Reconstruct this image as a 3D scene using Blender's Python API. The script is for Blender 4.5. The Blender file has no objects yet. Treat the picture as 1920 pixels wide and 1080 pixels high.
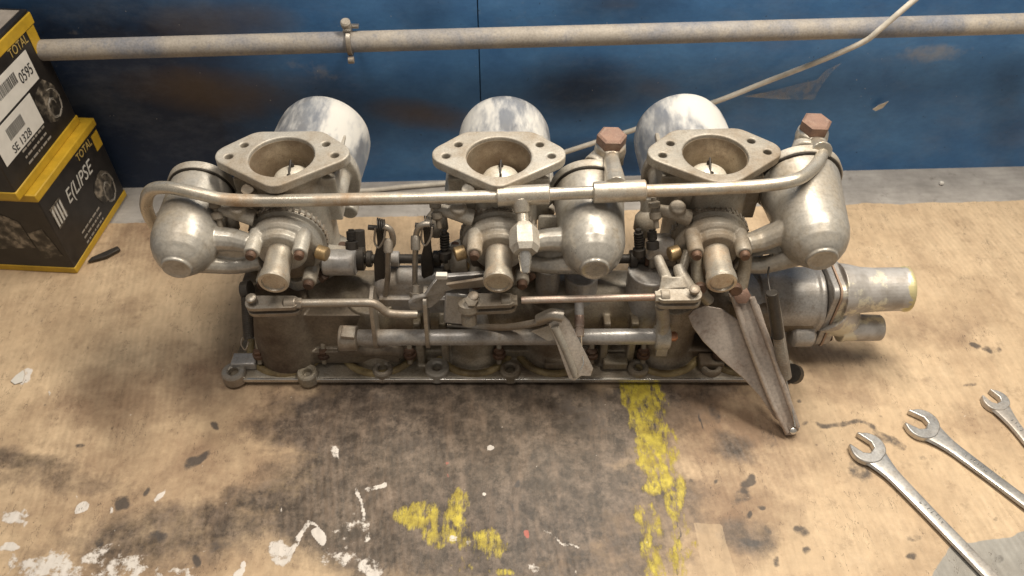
import bpy, bmesh, math, random
import numpy as np
from mathutils import Vector, Matrix
random.seed(7)
K = 0.01                      # everything below is written in centimetres
S = bpy.context.scene
COL = S.collection
rad = math.radians

# ------------------------------------------------------------------ camera
FPX = 1500.0; PITCH = rad(46); HC = 60.0
cam_d = bpy.data.cameras.new('camera'); cam = bpy.data.objects.new('camera', cam_d); COL.objects.link(cam)
cam.location = (0, 0, HC*K); cam.rotation_euler = (rad(90)-PITCH, 0, 0)
cam_d.sensor_width = 36; cam_d.lens = 36*FPX/1920
cam_d.clip_start = 0.02; cam_d.clip_end = 50
cam_d.dof.use_dof = True; cam_d.dof.focus_distance = 0.66; cam_d.dof.aperture_fstop = 9
S.camera = cam
# ------------------------------------------------------------------ world and lamps
w = bpy.data.worlds.new('World'); S.world = w; w.use_nodes = True
bg = w.node_tree.nodes['Background']; bg.inputs[0].default_value = (1.0, 0.93, 0.84, 1); bg.inputs[1].default_value = 0.26
def area(name, loc, tgt, sx, sy, power, col):
    d = bpy.data.lights.new(name, 'AREA'); d.shape = 'RECTANGLE'; d.size = sx; d.size_y = sy
    d.energy = power; d.color = col
    o = bpy.data.objects.new(name, d); COL.objects.link(o); o.location = loc
    o.rotation_euler = (Vector(tgt)-Vector(loc)).to_track_quat('-Z', 'Y').to_euler()
    return o
area('tube_lamp', (0.28, 0.69, 1.0), (0.05, 0.50, 0), 0.8, 0.10, 17.5, (1.0, 0.91, 0.77))
area('ceiling_lamp', (-0.30, 0.34, 1.6), (0.0, 0.6, 0.1), 0.5, 0.3, 8.5, (1.0, 0.92, 0.82))
S.view_settings.view_transform = 'Standard'; S.view_settings.look = 'None'
S.view_settings.exposure = -0.08; S.view_settings.gamma = 1.0
S.render.engine = 'CYCLES'
S.render.resolution_x = 1024; S.render.resolution_y = 576

# ------------------------------------------------------------------ surveying: a sight line of the photograph cut at a known distance y or height z
FW = Vector((0, math.cos(PITCH), -math.sin(PITCH))); UP = Vector((0, math.sin(PITCH), math.cos(PITCH)))
def ray(u, v): return Vector((1, 0, 0))*((u-960)/FPX) + FW - UP*((v-540)/FPX)
def A(u, v, y=None, z=None):
    d = ray(u, v)
    t = y/d.y if y is not None else (z-HC)/d.z
    return Vector((0, 0, HC)) + d*t

# ------------------------------------------------------------------ materials
def mat(name): 
    m = bpy.data.materials.new(name); m.use_nodes = True
    return m, m.node_tree.nodes, m.node_tree.links, m.node_tree.nodes['Principled BSDF']
def noise(N, L, scale, detail=6, rough=.6, coord='Object', stretch=None, off=(0,0,0)):
    tc = N.new('ShaderNodeTexCoord'); n = N.new('ShaderNodeTexNoise')
    n.inputs['Scale'].default_value = scale; n.inputs['Detail'].default_value = detail; n.inputs['Roughness'].default_value = rough
    mp = N.new('ShaderNodeMapping'); mp.inputs['Location'].default_value = off
    if stretch: mp.inputs['Scale'].default_value = stretch
    L.new(tc.outputs[coord], mp.inputs[0]); L.new(mp.outputs[0], n.inputs['Vector'])
    return n.outputs['Fac']
def ramp(N, L, fac, stops):
    r = N.new('ShaderNodeValToRGB'); L.new(fac, r.inputs[0])
    e = r.color_ramp.elements
    while len(e) < len(stops): e.new(.5)
    for el, (p, c) in zip(e, stops):
        el.position = p; el.color = (*c, 1) if not isinstance(c, (int, float)) else (c, c, c, 1)
    return r.outputs[0]
def mix(N, L, fac, a, b, mode='MIX'):
    m = N.new('ShaderNodeMix'); m.data_type = 'RGBA'; m.blend_type = mode
    for inp, val in ((m.inputs['Factor'], fac), (m.inputs['A'], a), (m.inputs['B'], b)):
        if isinstance(val, (int, float)): inp.default_value = val
        elif isinstance(val, tuple): inp.default_value = (*val, 1)
        else: L.new(val, inp)
    return m.outputs['Result']
def math_(N, L, op, a, b=0.0, clamp=False):
    m = N.new('ShaderNodeMath'); m.operation = op; m.use_clamp = clamp
    for i, val in enumerate((a, b)):
        if isinstance(val, (int, float)): m.inputs[i].default_value = val
        else: L.new(val, m.inputs[i])
    return m.outputs[0]
def bump(N, L, h, strength, dist, bsdf, prev=None):
    b = N.new('ShaderNodeBump'); b.inputs['Strength'].default_value = strength; b.inputs['Distance'].default_value = dist
    L.new(h, b.inputs['Height'])
    if prev: L.new(prev, b.inputs['Normal'])
    L.new(b.outputs[0], bsdf.inputs['Normal']); return b.outputs[0]

def metal(name, c1, c2, dirt, dirt_amt=.5, metallic=.7, rough=(.35, .6), scale=45, bumps=.25, off=(0,0,0)):
    m, N, L, B = mat(name)
    n1 = noise(N, L, scale, 5, .6, off=off); n2 = noise(N, L, scale*.35, 8, .68, off=(3+off[0], 1, 2)); n3 = noise(N, L, scale*16, 3, .6)
    base = mix(N, L, ramp(N, L, n1, [(.35, 0.), (.65, 1.)]), c1, c2)
    dm = ramp(N, L, n2, [(.62-dirt_amt*.3, 0.), (.74-dirt_amt*.12, 1.)])
    col = mix(N, L, dm, base, dirt)
    n4 = noise(N, L, scale*3.2, 7, .75, off=(off[0], 6, 2)); base_ = col; col = mix(N, L, ramp(N, L, n4, [(.54, 0.), (.68, .55)]), col, dirt)
    sp = ramp(N, L, n3, [(.3, .70), (.6, 1.08)])
    col = mix(N, L, .75, col, sp, 'MULTIPLY')
    L.new(col, B.inputs['Base Color'])
    L.new(math_(N, L, 'SUBTRACT', metallic, math_(N, L, 'MULTIPLY', dm, metallic*.75), True), B.inputs['Metallic'])
    r = N.new('ShaderNodeMapRange'); r.inputs['To Min'].default_value = rough[0]; r.inputs['To Max'].default_value = rough[1]
    r.inputs['From Min'].default_value = .35; r.inputs['From Max'].default_value = .65
    L.new(n2, r.inputs[0]); L.new(r.outputs[0], B.inputs['Roughness'])
    b = bump(N, L, n3, bumps, .0006, B); bump(N, L, n1, bumps*.5, .001, B, b)
    return m
CAST = metal('cast_aluminium', (.50, .465, .405), (.39, .365, .32), (.26, .205, .145), .62, .25, (.38, .62))
CASTB = metal('cast_aluminium_dull', (.38, .345, .29), (.29, .265, .225), (.20, .15, .10), .7, .25, (.42, .65), off=(5, 2, 1))
def dome_mat():
    m, N, L, B = mat('dome_aluminium')
    n1 = noise(N, L, 14, 5, .55, stretch=(1.4, .6, 1)); n2 = noise(N, L, 40, 7, .7, stretch=(2.2, .5, 1), off=(2, 2, 2)); n3 = noise(N, L, 600, 3, .6)
    dust = ramp(N, L, math_(N, L, 'ADD', n1, math_(N, L, 'MULTIPLY', math_(N, L, 'SUBTRACT', n2, .5), .5)), [(.40, .15), (.56, 1.)])
    base = mix(N, L, ramp(N, L, n2, [(.4, 0.), (.65, 1.)]), (.40, .41, .44), (.54, .54, .54))
    L.new(mix(N, L, dust, base, (.62, .595, .55)), B.inputs['Base Color'])
    L.new(math_(N, L, 'SUBTRACT', .7, math_(N, L, 'MULTIPLY', dust, .55)), B.inputs['Metallic'])
    L.new(math_(N, L, 'ADD', .2, math_(N, L, 'ADD', math_(N, L, 'MULTIPLY', dust, .3), math_(N, L, 'MULTIPLY', n2, .12))), B.inputs['Roughness'])
    bump(N, L, n3, .12, .0005, B); return m
DOME = dome_mat()
BOWL = metal('bowl_aluminium', (.49, .46, .41), (.37, .35, .315), (.30, .24, .165), .55, .4, (.27, .52), scale=20, bumps=.16)
OILY = metal('oily_casting', (.21, .175, .135), (.29, .24, .18), (.08, .055, .038), .85, .3, (.3, .6), scale=30)
OILB = metal('oil_browned_casting', (.27, .225, .155), (.37, .335, .28), (.12, .085, .055), .7, .25, (.28, .6), scale=38)
OCHRE = metal('varnish_stained_casting', (.42, .33, .17), (.31, .23, .11), (.10, .065, .03), .6, .3, (.3, .55), scale=60)
GREYC = metal('grey_casting', (.46, .44, .42), (.37, .355, .34), (.24, .19, .14), .45, .35, (.3, .52), scale=35)
STEEL = metal('dusty_steel', (.42, .385, .335), (.32, .28, .235), (.22, .165, .115), .55, .7, (.3, .55), scale=60)
RAIL = metal('fuel_rail_steel', (.60, .55, .47), (.50, .45, .37), (.36, .24, .14), .4, .65, (.27, .5), scale=60, bumps=.15)
DARK = metal('blackened_steel', (.045, .04, .036), (.07, .06, .05), (.03, .024, .02), .4, .5, (.35, .6), scale=60)
RUST = metal('rusty_steel', (.27, .165, .12), (.21, .13, .10), (.36, .29, .23), .35, .3, (.5, .75), scale=90, bumps=.5)
RUSTD = metal('dark_rusty_screw', (.17, .095, .06), (.11, .065, .045), (.05, .035, .025), .5, .4, (.45, .7), scale=90, bumps=.5)
LEVER = metal('rust_stained_lever', (.52, .455, .40), (.42, .355, .305), (.22, .135, .095), .5, .4, (.35, .6), scale=22)
ROD = metal('reddish_rod', (.38, .27, .22), (.44, .37, .31), (.28, .16, .12), .4, .5, (.35, .55), scale=50)
BRASS = metal('brass_plug', (.50, .37, .20), (.40, .28, .15), (.2, .12, .06), .4, .7, (.3, .5), scale=60)
BRIGHT = metal('bright_plated_steel', (.72, .70, .66), (.60, .57, .52), (.4, .33, .24), .2, .85, (.18, .35), scale=60, bumps=.1)
CHROME = metal('worn_chrome', (.62, .60, .57), (.54, .52, .49), (.38, .33, .28), .25, .8, (.26, .44), scale=28, bumps=.06)
mat_bridge = metal('bridge_metal', (.72, .67, .57), (.60, .55, .46), (.45, .36, .25), .35, .25, (.3, .5), scale=50)
mat_bore = metal('varnished_bore', (.42, .35, .26), (.27, .21, .145), (.17, .115, .07), .6, .45, (.25, .45), scale=60)
DARKH = metal('dark_hole', (.02, .016, .012), (.03, .022, .016), (.012, .01, .008), .4, .0, (.7, .9))

def outlet_mat():
    m, N, L, B = mat('paint_patched_outlet')
    n1 = noise(N, L, 30, 7, .65); n2 = noise(N, L, 70, 4, .6); n3 = noise(N, L, 500, 3)
    base = mix(N, L, ramp(N, L, n2, [(.4, 0.), (.65, 1.)]), (.50, .475, .45), (.34, .31, .28))
    col = mix(N, L, ramp(N, L, n1, [(.54, 0.), (.58, 1.)]), base, (.66, .62, .50))
    tc = N.new('ShaderNodeTexCoord'); sx = N.new('ShaderNodeSeparateXYZ'); L.new(tc.outputs['Object'], sx.inputs[0])
    e = math_(N, L, 'MULTIPLY', math_(N, L, 'GREATER_THAN', math_(N, L, 'ADD', sx.outputs[0], math_(N, L, 'MULTIPLY', n1, .05)), .378), .6)
    col = mix(N, L, e, col, (.62, .52, .16))
    L.new(col, B.inputs['Base Color']); B.inputs['Metallic'].default_value = .35; B.inputs['Roughness'].default_value = .45
    bump(N, L, n3, .25, .0006, B); return m
OUTLET = outlet_mat()

def flat(name, c, rough=.6, spec=.5, var=.12, scale=80):
    m, N, L, B = mat(name)
    n = noise(N, L, scale, 5, .6)
    lo = tuple(x*(1-var) for x in c); hi = tuple(min(1, x*(1+var)) for x in c)
    L.new(mix(N, L, ramp(N, L, n, [(.35, 0.), (.65, 1.)]), lo, hi), B.inputs['Base Color'])
    B.inputs['Roughness'].default_value = rough; B.inputs['Specular IOR Level'].default_value = spec
    return m
YEL = flat('yellow_card', (.47, .29, .02), .5)
BLACK = flat('black_card', (.018, .015, .013), .42, .5, .3)
INKG = flat('grey_print', (.30, .27, .23), .5)
INKO = flat('ochre_print', (.42, .30, .09), .5)
INKL = flat('light_print', (.50, .48, .44), .5)
INKB = flat('black_print', (.03, .03, .03), .5)
LABEL = flat('label_paper', (.62, .59, .54), .6, .3, .05)
PHOTO1 = None
def print_mat(name, lo, hi, scale, off):
    m, N, L, B = mat(name)
    n = noise(N, L, scale, 4, .55, off=off)
    L.new(ramp(N, L, n, [(.42, lo), (.56, tuple((a+b)/3 for a, b in zip(lo, hi))), (.66, hi)]), B.inputs['Base Color'])
    B.inputs['Roughness'].default_value = .42; return m
PHOTO = print_mat('printed_part_picture', (.02, .017, .014), (.26, .22, .17), 120, (2, 1, 0))
PIPEM = metal('dusty_pipe', (.42, .375, .32), (.33, .295, .255), (.17, .19, .24), .5, .1, (.6, .8), scale=30, bumps=.4)
CABLE = flat('old_cream_cable', (.60, .55, .47), .55, .4, .2, 60)

# ------------------------------------------------------------------ mesh helpers (cm in, metres out)
class M:
    def __init__(s): s.v = []; s.f = []
    def add(s, vs, fs):
        b = len(s.v); s.v += [Vector(p) for p in vs]; s.f += [tuple(i+b for i in f) for f in fs]; return s
    def lathe(s, o, ax, prof, seg=40, close=False):
        """prof = [(radius, distance along ax)...]; close joins last ring to first (hollow ring)"""
        o = Vector(o); ax = Vector(ax).normalized()
        t = Vector((0, 0, 1)) if abs(ax.z) < .9 else Vector((0, 1, 0))
        e1 = ax.cross(t).normalized(); e2 = ax.cross(e1)
        vs = []; fs = []
        for r, h in prof:
            for i in range(seg):
                a = 2*math.pi*i/seg
                vs.append(o + ax*h + (e1*math.cos(a) + e2*math.sin(a))*r)
        n = len(prof)
        for j in range(n if close else n-1):
            k = (j+1) % n
            for i in range(seg):
                i2 = (i+1) % seg
                fs.append((j*seg+i, j*seg+i2, k*seg+i2, k*seg+i))
        if not close:
            fs.append(tuple(reversed(range(seg)))); fs.append(tuple((n-1)*seg+i for i in range(seg)))
        return s.add(vs, fs)
    def cyl(s, a, b, r, r2=None, seg=28, bev=0):
        a = Vector(a); b = Vector(b); h = (b-a).length; r2 = r if r2 is None else r2
        pr = [(r, 0), (r2, h)] if not bev else [(r-bev, 0), (r, bev), (r2, h-bev), (r2-bev, h)]
        return s.lathe(a, b-a, pr, seg)
    def tube(s, pts, r, seg=14, smooth=6, flat=None):
        P = [Vector(p) for p in pts]
        if smooth and len(P) > 2:
            Q = []
            for i in range(len(P)-1):
                p0 = P[max(i-1, 0)]; p1 = P[i]; p2 = P[i+1]; p3 = P[min(i+2, len(P)-1)]
                for k in range(smooth):
                    t = k/smooth
                    Q.append(.5*((2*p1)+(p2-p0)*t+(2*p0-5*p1+4*p2-p3)*t*t+(-p0+3*p1-3*p2+p3)*t**3))
            Q.append(P[-1]); P = Q
        rs = r if isinstance(r, (list, tuple)) else [r]*len(P)
        if len(rs) != len(P): rs = [rs[0]+(rs[-1]-rs[0])*i/(len(P)-1) for i in range(len(P))]
        vs = []; fs = []; T0 = (P[1]-P[0]).normalized()
        e = T0.orthogonal().normalized()
        for i, p in enumerate(P):
            T = (P[min(i+1, len(P)-1)]-P[max(i-1, 0)]).normalized()
            e = (e - T*e.dot(T)).normalized(); g = T.cross(e)
            for k in range(seg):
                a = 2*math.pi*k/seg; vs.append(p+(e*math.cos(a)+g*math.sin(a))*rs[i])
        n = len(P)
        for j in range(n-1):
            for k in range(seg):
                k2 = (k+1) % seg; fs.append((j*seg+k, j*seg+k2, (j+1)*seg+k2, (j+1)*seg+k))
        fs.append(tuple(reversed(range(seg)))); fs.append(tuple((n-1)*seg+i for i in range(seg)))
        return s.add(vs, fs)
    def box(s, c, d, rot=(0, 0, 0)):
        R = Matrix.Rotation(rot[2], 3, 'Z') @ Matrix.Rotation(rot[1], 3, 'Y') @ Matrix.Rotation(rot[0], 3, 'X')
        c = Vector(c); vs = [c + R @ Vector((x*d[0]/2, y*d[1]/2, z*d[2]/2)) for x in (-1, 1) for y in (-1, 1) for z in (-1, 1)]
        return s.add(vs, [(0,1,3,2),(4,6,7,5),(0,4,5,1),(2,3,7,6),(0,2,6,4),(1,5,7,3)])
    def prism(s, o, ex, ey, outline, t, holes=()):
        """2-D outline (with holes) in the frame o, ex, ey, pushed by t along ex x ey"""
        o = Vector(o); ex = Vector(ex).normalized(); ey = Vector(ey).normalized(); n = ex.cross(ey).normalized()
        bm = bmesh.new(); loops = [outline]+list(holes); E = []
        for lp in loops:
            vs = [bm.verts.new((p[0], p[1], 0)) for p in lp]
            E += [bm.edges.new((vs[i], vs[(i+1) % len(vs)])) for i in range(len(vs))]
        if holes: bmesh.ops.triangle_fill(bm, use_beauty=True, use_dissolve=False, edges=E)
        else: bm.faces.new(list(bm.verts))
        bm.normal_update()
        for f in bm.faces:
            if f.normal.z > 0: f.normal_flip()
        bm.verts.index_update()
        nv = len(bm.verts); pts = [Vector(v.co) for v in bm.verts]
        fs = [tuple(v.index for v in f.verts) for f in bm.faces]
        vs = [o+ex*p.x+ey*p.y for p in pts]+[o+ex*p.x+ey*p.y+n*t for p in pts]
        F = list(fs)+[tuple(i+nv for i in reversed(f)) for f in fs]
        b = 0
        for lp in loops:
            m = len(lp)
            for i in range(m): F.append((b+i, b+(i+1) % m, b+(i+1) % m+nv, b+i+nv))
            b += m
        bm.free()
        s.add(vs, F); s.fix = True; return s
    def plate(s, pts, t):
        """free polygon of 3-D points given thickness t along its mean normal"""
        P = [Vector(p) for p in pts]; c = sum(P, Vector())/len(P); n = Vector()
        for i in range(len(P)): n += (P[i]-c).cross(P[(i+1) % len(P)]-c)
        n.normalize(); m = len(P)
        return s.add([p-n*t/2 for p in P]+[p+n*t/2 for p in P],
                     [tuple(reversed(range(m))), tuple(range(m, 2*m))]+[(i, (i+1) % m, (i+1) % m+m, i+m) for i in range(m)])
    def build(s, name, material, parent=None, bevel=0, remesh=0, sm=4, angle=38, label=None):
        me = bpy.data.meshes.new(name); me.from_pydata([tuple(v*K) for v in s.v], [], s.f)
        bm = bmesh.new(); bm.from_mesh(me); bmesh.ops.recalc_face_normals(bm, faces=bm.faces); bm.to_mesh(me); bm.free()
        me.polygons.foreach_set('use_smooth', [True]*len(me.polygons)); me.set_sharp_from_angle(angle=rad(angle))
        me.materials.append(material); me.update()
        o = bpy.data.objects.new(name, me); COL.objects.link(o)
        if remesh:
            r = o.modifiers.new('cast', 'REMESH'); r.mode = 'VOXEL'; r.voxel_size = remesh*K; r.use_smooth_shade = True
            if sm: k = o.modifiers.new('soften', 'SMOOTH'); k.factor = .5; k.iterations = sm
        elif bevel:
            b = o.modifiers.new('edge', 'BEVEL'); b.width = bevel*K; b.segments = 2; b.limit_method = 'ANGLE'; b.angle_limit = rad(40)
        if parent: o.parent = parent; o.matrix_parent_inverse = parent.matrix_world.inverted()
        if label: o['label'] = label
        return o
def thing(name, label, cat, loc=(0, 0, 0), group=None):
    o = bpy.data.objects.new(name, None); COL.objects.link(o); o.location = Vector(loc)*K
    o.empty_display_size = .02; o['label'] = label; o['category'] = cat
    if group: o['group'] = group
    bpy.context.view_layer.update(); return o
def tag(o, label, cat, group=None):
    o['label'] = label; o['category'] = cat
    if group: o['group'] = group
    return o
def struct(o): o['kind'] = 'structure'; return o
def circ(cx, cy, r, n=24, a0=0): return [(cx+r*math.cos(a0+2*math.pi*i/n), cy+r*math.sin(a0+2*math.pi*i/n)) for i in range(n)]
def hull_round(pts, n=10):
    """outline round a list of (x, y, r) discs, in order"""
    out = []; m = len(pts)
    for i, (x, y, r) in enumerate(pts):
        px, py, pr = pts[i-1]; nx, ny, nr = pts[(i+1) % m]
        def nrm(ax, ay, ar, bx, by, br):
            dx, dy = bx-ax, by-ay; d = math.hypot(dx, dy); th = math.atan2(dy, dx); ph = math.acos(max(-1, min(1, (ar-br)/d)))
            return th-ph
        a0 = nrm(px, py, pr, x, y, r); a1 = nrm(x, y, r, nx, ny, nr)
        while a1 < a0-1e-6: a1 += 2*math.pi
        if a1-a0 > math.pi*1.6: a1 = a0 = (a0+a1-2*math.pi)/2
        for k in range(n+1):
            a = a0+(a1-a0)*k/n; out.append((x+r*math.cos(a), y+r*math.sin(a)))
    return out
def hexa(m, o, ax, r, h, bev=.08):
    m.lathe(o, ax, [(r, 0), (r, h-bev), (r-bev*1.6, h)], 6); return m
def screw(o, ax, r, h, parent, material=RUSTD, name='screw'):
    m = M(); m.lathe(o, ax, [(r, 0), (r, h*.75), (r*.8, h)], 16)
    ax = Vector(ax).normalized(); e = ax.orthogonal().normalized()
    o = Vector(o)
    return m.build(name, material, parent, angle=30)

# ================================================================== SETTING
WALLYAW = 0.0385
W0 = A(960, 335, z=-.3)                 # foot of the wall in the middle of the picture
def wally(x): return W0.y + WALLYAW*x
wdir = Vector((1, WALLYAW, 0)).normalized(); wn = Vector((WALLYAW, -1, 0)).normalized()
def onwall(u, v, off=0):
    d = ray(u, v); t = (W0.y-off)/(d.y-WALLYAW*d.x); return Vector((0, 0, HC))+d*t

def wall_mat():
    m, N, L, B = mat('blue_painted_board')
    n1 = noise(N, L, 5, 7, .62, off=(1.3, 0, .6)); n2 = noise(N, L, 13, 8, .62, stretch=(1, 1, 1.2)); n3 = noise(N, L, 220, 4, .6, stretch=(.6, 1, 1.2)); n4 = noise(N, L, 60, 6, .7)
    tc = N.new('ShaderNodeTexCoord'); sx = N.new('ShaderNodeSeparateXYZ'); L.new(tc.outputs['Object'], sx.inputs[0])
    base = mix(N, L, ramp(N, L, n2, [(.35, 0.), (.65, 1.)]), (.050, .150, .340), (.080, .215, .440))
    # dirt, with shade painted in as near-navy on the left half
    at = N.new('ShaderNodeAttribute'); at.attribute_name = 'grime_shade'; sp = N.new('ShaderNodeSeparateColor'); L.new(at.outputs['Color'], sp.inputs[0])
    def br(ch, lo, hi, nz, k=.9):
        return ramp(N, L, math_(N, L, 'ADD', ch, math_(N, L, 'MULTIPLY', math_(N, L, 'SUBTRACT', nz, .5), k)), [(lo, 0.), (hi, 1.)])
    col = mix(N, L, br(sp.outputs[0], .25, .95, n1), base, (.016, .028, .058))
    col = mix(N, L, math_(N, L, 'MULTIPLY', br(sp.outputs[1], .3, .95, n2), .75), col, (.105, .072, .048))
    col = mix(N, L, math_(N, L, 'MULTIPLY', br(sp.outputs[2], .35, .8, n4, 1.2), .5), col, (.38, .35, .31))
    col = mix(N, L, ramp(N, L, noise(N, L, 9, 9, .75, off=(4, 4, 4), stretch=(.7, 1, 1.4)), [(.5, 0.), (.78, .28)]), col, (.26, .28, .31))
    nx_ = noise(N, L, 240, 2, .5, off=(1, 5, 2)); col = mix(N, L, ramp(N, L, nx_, [(.77, 0.), (.80, .8)]), col, (.55, .52, .47))
    nx2 = noise(N, L, 200, 3, .5, off=(7, 5, 2)); col = mix(N, L, ramp(N, L, nx2, [(.73, 0.), (.76, .7)]), col, (.015, .014, .016))
    col = mix(N, L, ramp(N, L, n4, [(.70, 0.), (.75, .5)]), col, (.34, .36, .38))
    col = mix(N, L, .3, col, ramp(N, L, n3, [(.3, .75), (.65, 1.12)]), 'MULTIPLY')
    L.new(col, B.inputs['Base Color'])
    B.inputs['Roughness'].default_value = .5; B.inputs['Specular IOR Level'].default_value = .35
    b = bump(N, L, n3, .25, .0006, B); bump(N, L, n2, .2, .003, B, b)
    return m
WALLM = wall_mat()
def proj(X, Y, Z):
    """pixel position of world points (arrays, cm)"""
    up = UP; d = Y*FW.y+(Z-HC)*FW.z; c = Y*up.y+(Z-HC)*up.z
    return 960+FPX*X/d, 540-FPX*c/d
def smooth(a, lo, hi):
    t = np.clip((a-lo)/(hi-lo), 0, 1); return t*t*(3-2*t)
def blob(U, V, u, v, ru, rv, ang=0, soft=.6):
    c, s_ = math.cos(rad(ang)), math.sin(rad(ang)); x = (U-u)*c+(V-v)*s_; y = -(U-u)*s_+(V-v)*c
    d = np.sqrt((x/ru)**2+(y/rv)**2); return 1-smooth(d, 1-soft, 1+soft)
def stroke(U, V, pts, wd, soft=.5):
    best = np.full_like(U, 1e9)
    for (a, b), (c, d) in zip(pts[:-1], pts[1:]):
        l2 = (c-a)**2+(d-b)**2; t = np.clip(((U-a)*(c-a)+(V-b)*(d-b))/l2, 0, 1)
        best = np.minimum(best, np.hypot(U-a-t*(c-a), V-b-t*(d-b)))
    return 1-smooth(best/wd, 1-soft, 1+soft)
def setcol(me, name, R, G, Bc):
    at = me.color_attributes.new(name, 'FLOAT_COLOR', 'POINT')
    arr = np.ones((len(R), 4), np.float32); arr[:, 0] = R; arr[:, 1] = G; arr[:, 2] = Bc
    at.data.foreach_set('color', arr.ravel())
def wall_panel(x0, x1, name, parent):
    nx = int((x1-x0)/.6); nz = 110; z0, z1 = -6, 62
    xs = np.linspace(x0, x1, nx); zs = np.linspace(z0, z1, nz); X, Z = np.meshgrid(xs, zs); X = X.ravel(); Z = Z.ravel(); Y = W0.y+WALLYAW*X
    vs = np.stack([X, Y, Z], 1)*K
    fs = [(j*nx+i, j*nx+i+1, (j+1)*nx+i+1, (j+1)*nx+i) for j in range(nz-1) for i in range(nx-1)]
    # thickness behind
    b = len(vs); bk = [(x, W0.y+WALLYAW*x+1.2, z) for x, z in ((x0, z0), (x1, z0), (x1, z1), (x0, z1))]
    vs = np.vstack([vs, np.array(bk)*K]); c = (0, nx-1, nz*nx-1, (nz-1)*nx)
    fs += [(b, b+3, b+2, b+1), (c[0], b, b+1, c[1]), (c[1], b+1, b+2, c[2]), (c[2], b+2, b+3, c[3]), (c[3], b+3, b, c[0])]
    me = bpy.data.meshes.new(name); me.from_pydata(vs.tolist(), [], fs); me.materials.append(WALLM)
    Xa = np.append(X, [p[0] for p in bk]); Za = np.append(Z, [p[2] for p in bk]); U, V = proj(Xa, W0.y+WALLYAW*Xa, Za)
    navy = np.maximum.reduce([1.1*blob(U, V, 130, 260, 440, 330, 0, .6), .7*blob(U, V, 560, 200, 380, 80, 4, .9), .85*blob(U, V, 1100, 170, 120, 60, 0, .9),  # wide left blob paints in the shade beside the cartons
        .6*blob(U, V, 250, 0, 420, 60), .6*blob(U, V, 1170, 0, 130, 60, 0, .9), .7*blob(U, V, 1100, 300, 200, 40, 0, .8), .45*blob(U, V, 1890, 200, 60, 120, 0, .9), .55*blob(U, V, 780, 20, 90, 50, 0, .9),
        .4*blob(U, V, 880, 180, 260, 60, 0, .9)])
    brown = np.maximum.reduce([.9*blob(U, V, 400, 170, 150, 45, 5, .8), .9*blob(U, V, 790, 215, 110, 28, 8, .8), .8*blob(U, V, 420, 40, 160, 40, 0, .8), .6*blob(U, V, 1230, 165, 50, 25, 0, .9), .5*blob(U, V, 1160, 8, 60, 14, 0, .9), .5*blob(U, V, 580, 150, 90, 30, 0, .9)])
    dust = np.maximum.reduce([.75*blob(U, V, 1745, 100, 70, 18, -4, .8), .5*blob(U, V, 590, 130, 60, 16, 15, .9), .4*blob(U, V, 140, 60, 25, 8), .3*blob(U, V, 1000, 20, 200, 30, 0, 1)])
    setcol(me, 'grime_shade', navy, brown, dust)
    o = bpy.data.objects.new(name, me); COL.objects.link(o)
    if parent: o.parent = parent
    return o
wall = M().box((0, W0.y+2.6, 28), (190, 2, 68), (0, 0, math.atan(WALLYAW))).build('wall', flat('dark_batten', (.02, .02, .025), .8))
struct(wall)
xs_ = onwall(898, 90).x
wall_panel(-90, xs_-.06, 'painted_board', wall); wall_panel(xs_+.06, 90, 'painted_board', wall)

def bench_mat():
    m, N, L, B = mat('grey_painted_bench')
    n1 = noise(N, L, 14, 8, .7); n2 = noise(N, L, 120, 4, .6, stretch=(.3, 1.4, 1)); n3 = noise(N, L, 50, 6, .7)
    col = mix(N, L, ramp(N, L, n1, [(.35, 0.), (.7, 1.)]), (.26, .24, .22), (.46, .43, .40))
    col = mix(N, L, ramp(N, L, n3, [(.6, 0.), (.72, .7)]), col, (.11, .09, .075))
    col = mix(N, L, .6, col, ramp(N, L, n2, [(.3, .8), (.65, 1.1)]), 'MULTIPLY')
    L.new(col, B.inputs['Base Color']); B.inputs['Roughness'].default_value = .6
    bump(N, L, n2, .3, .001, B); return m
bench = M().box((0, 42, -2.3), (190, 76, 4)).build('workbench', bench_mat(), bevel=.15); struct(bench)

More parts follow.
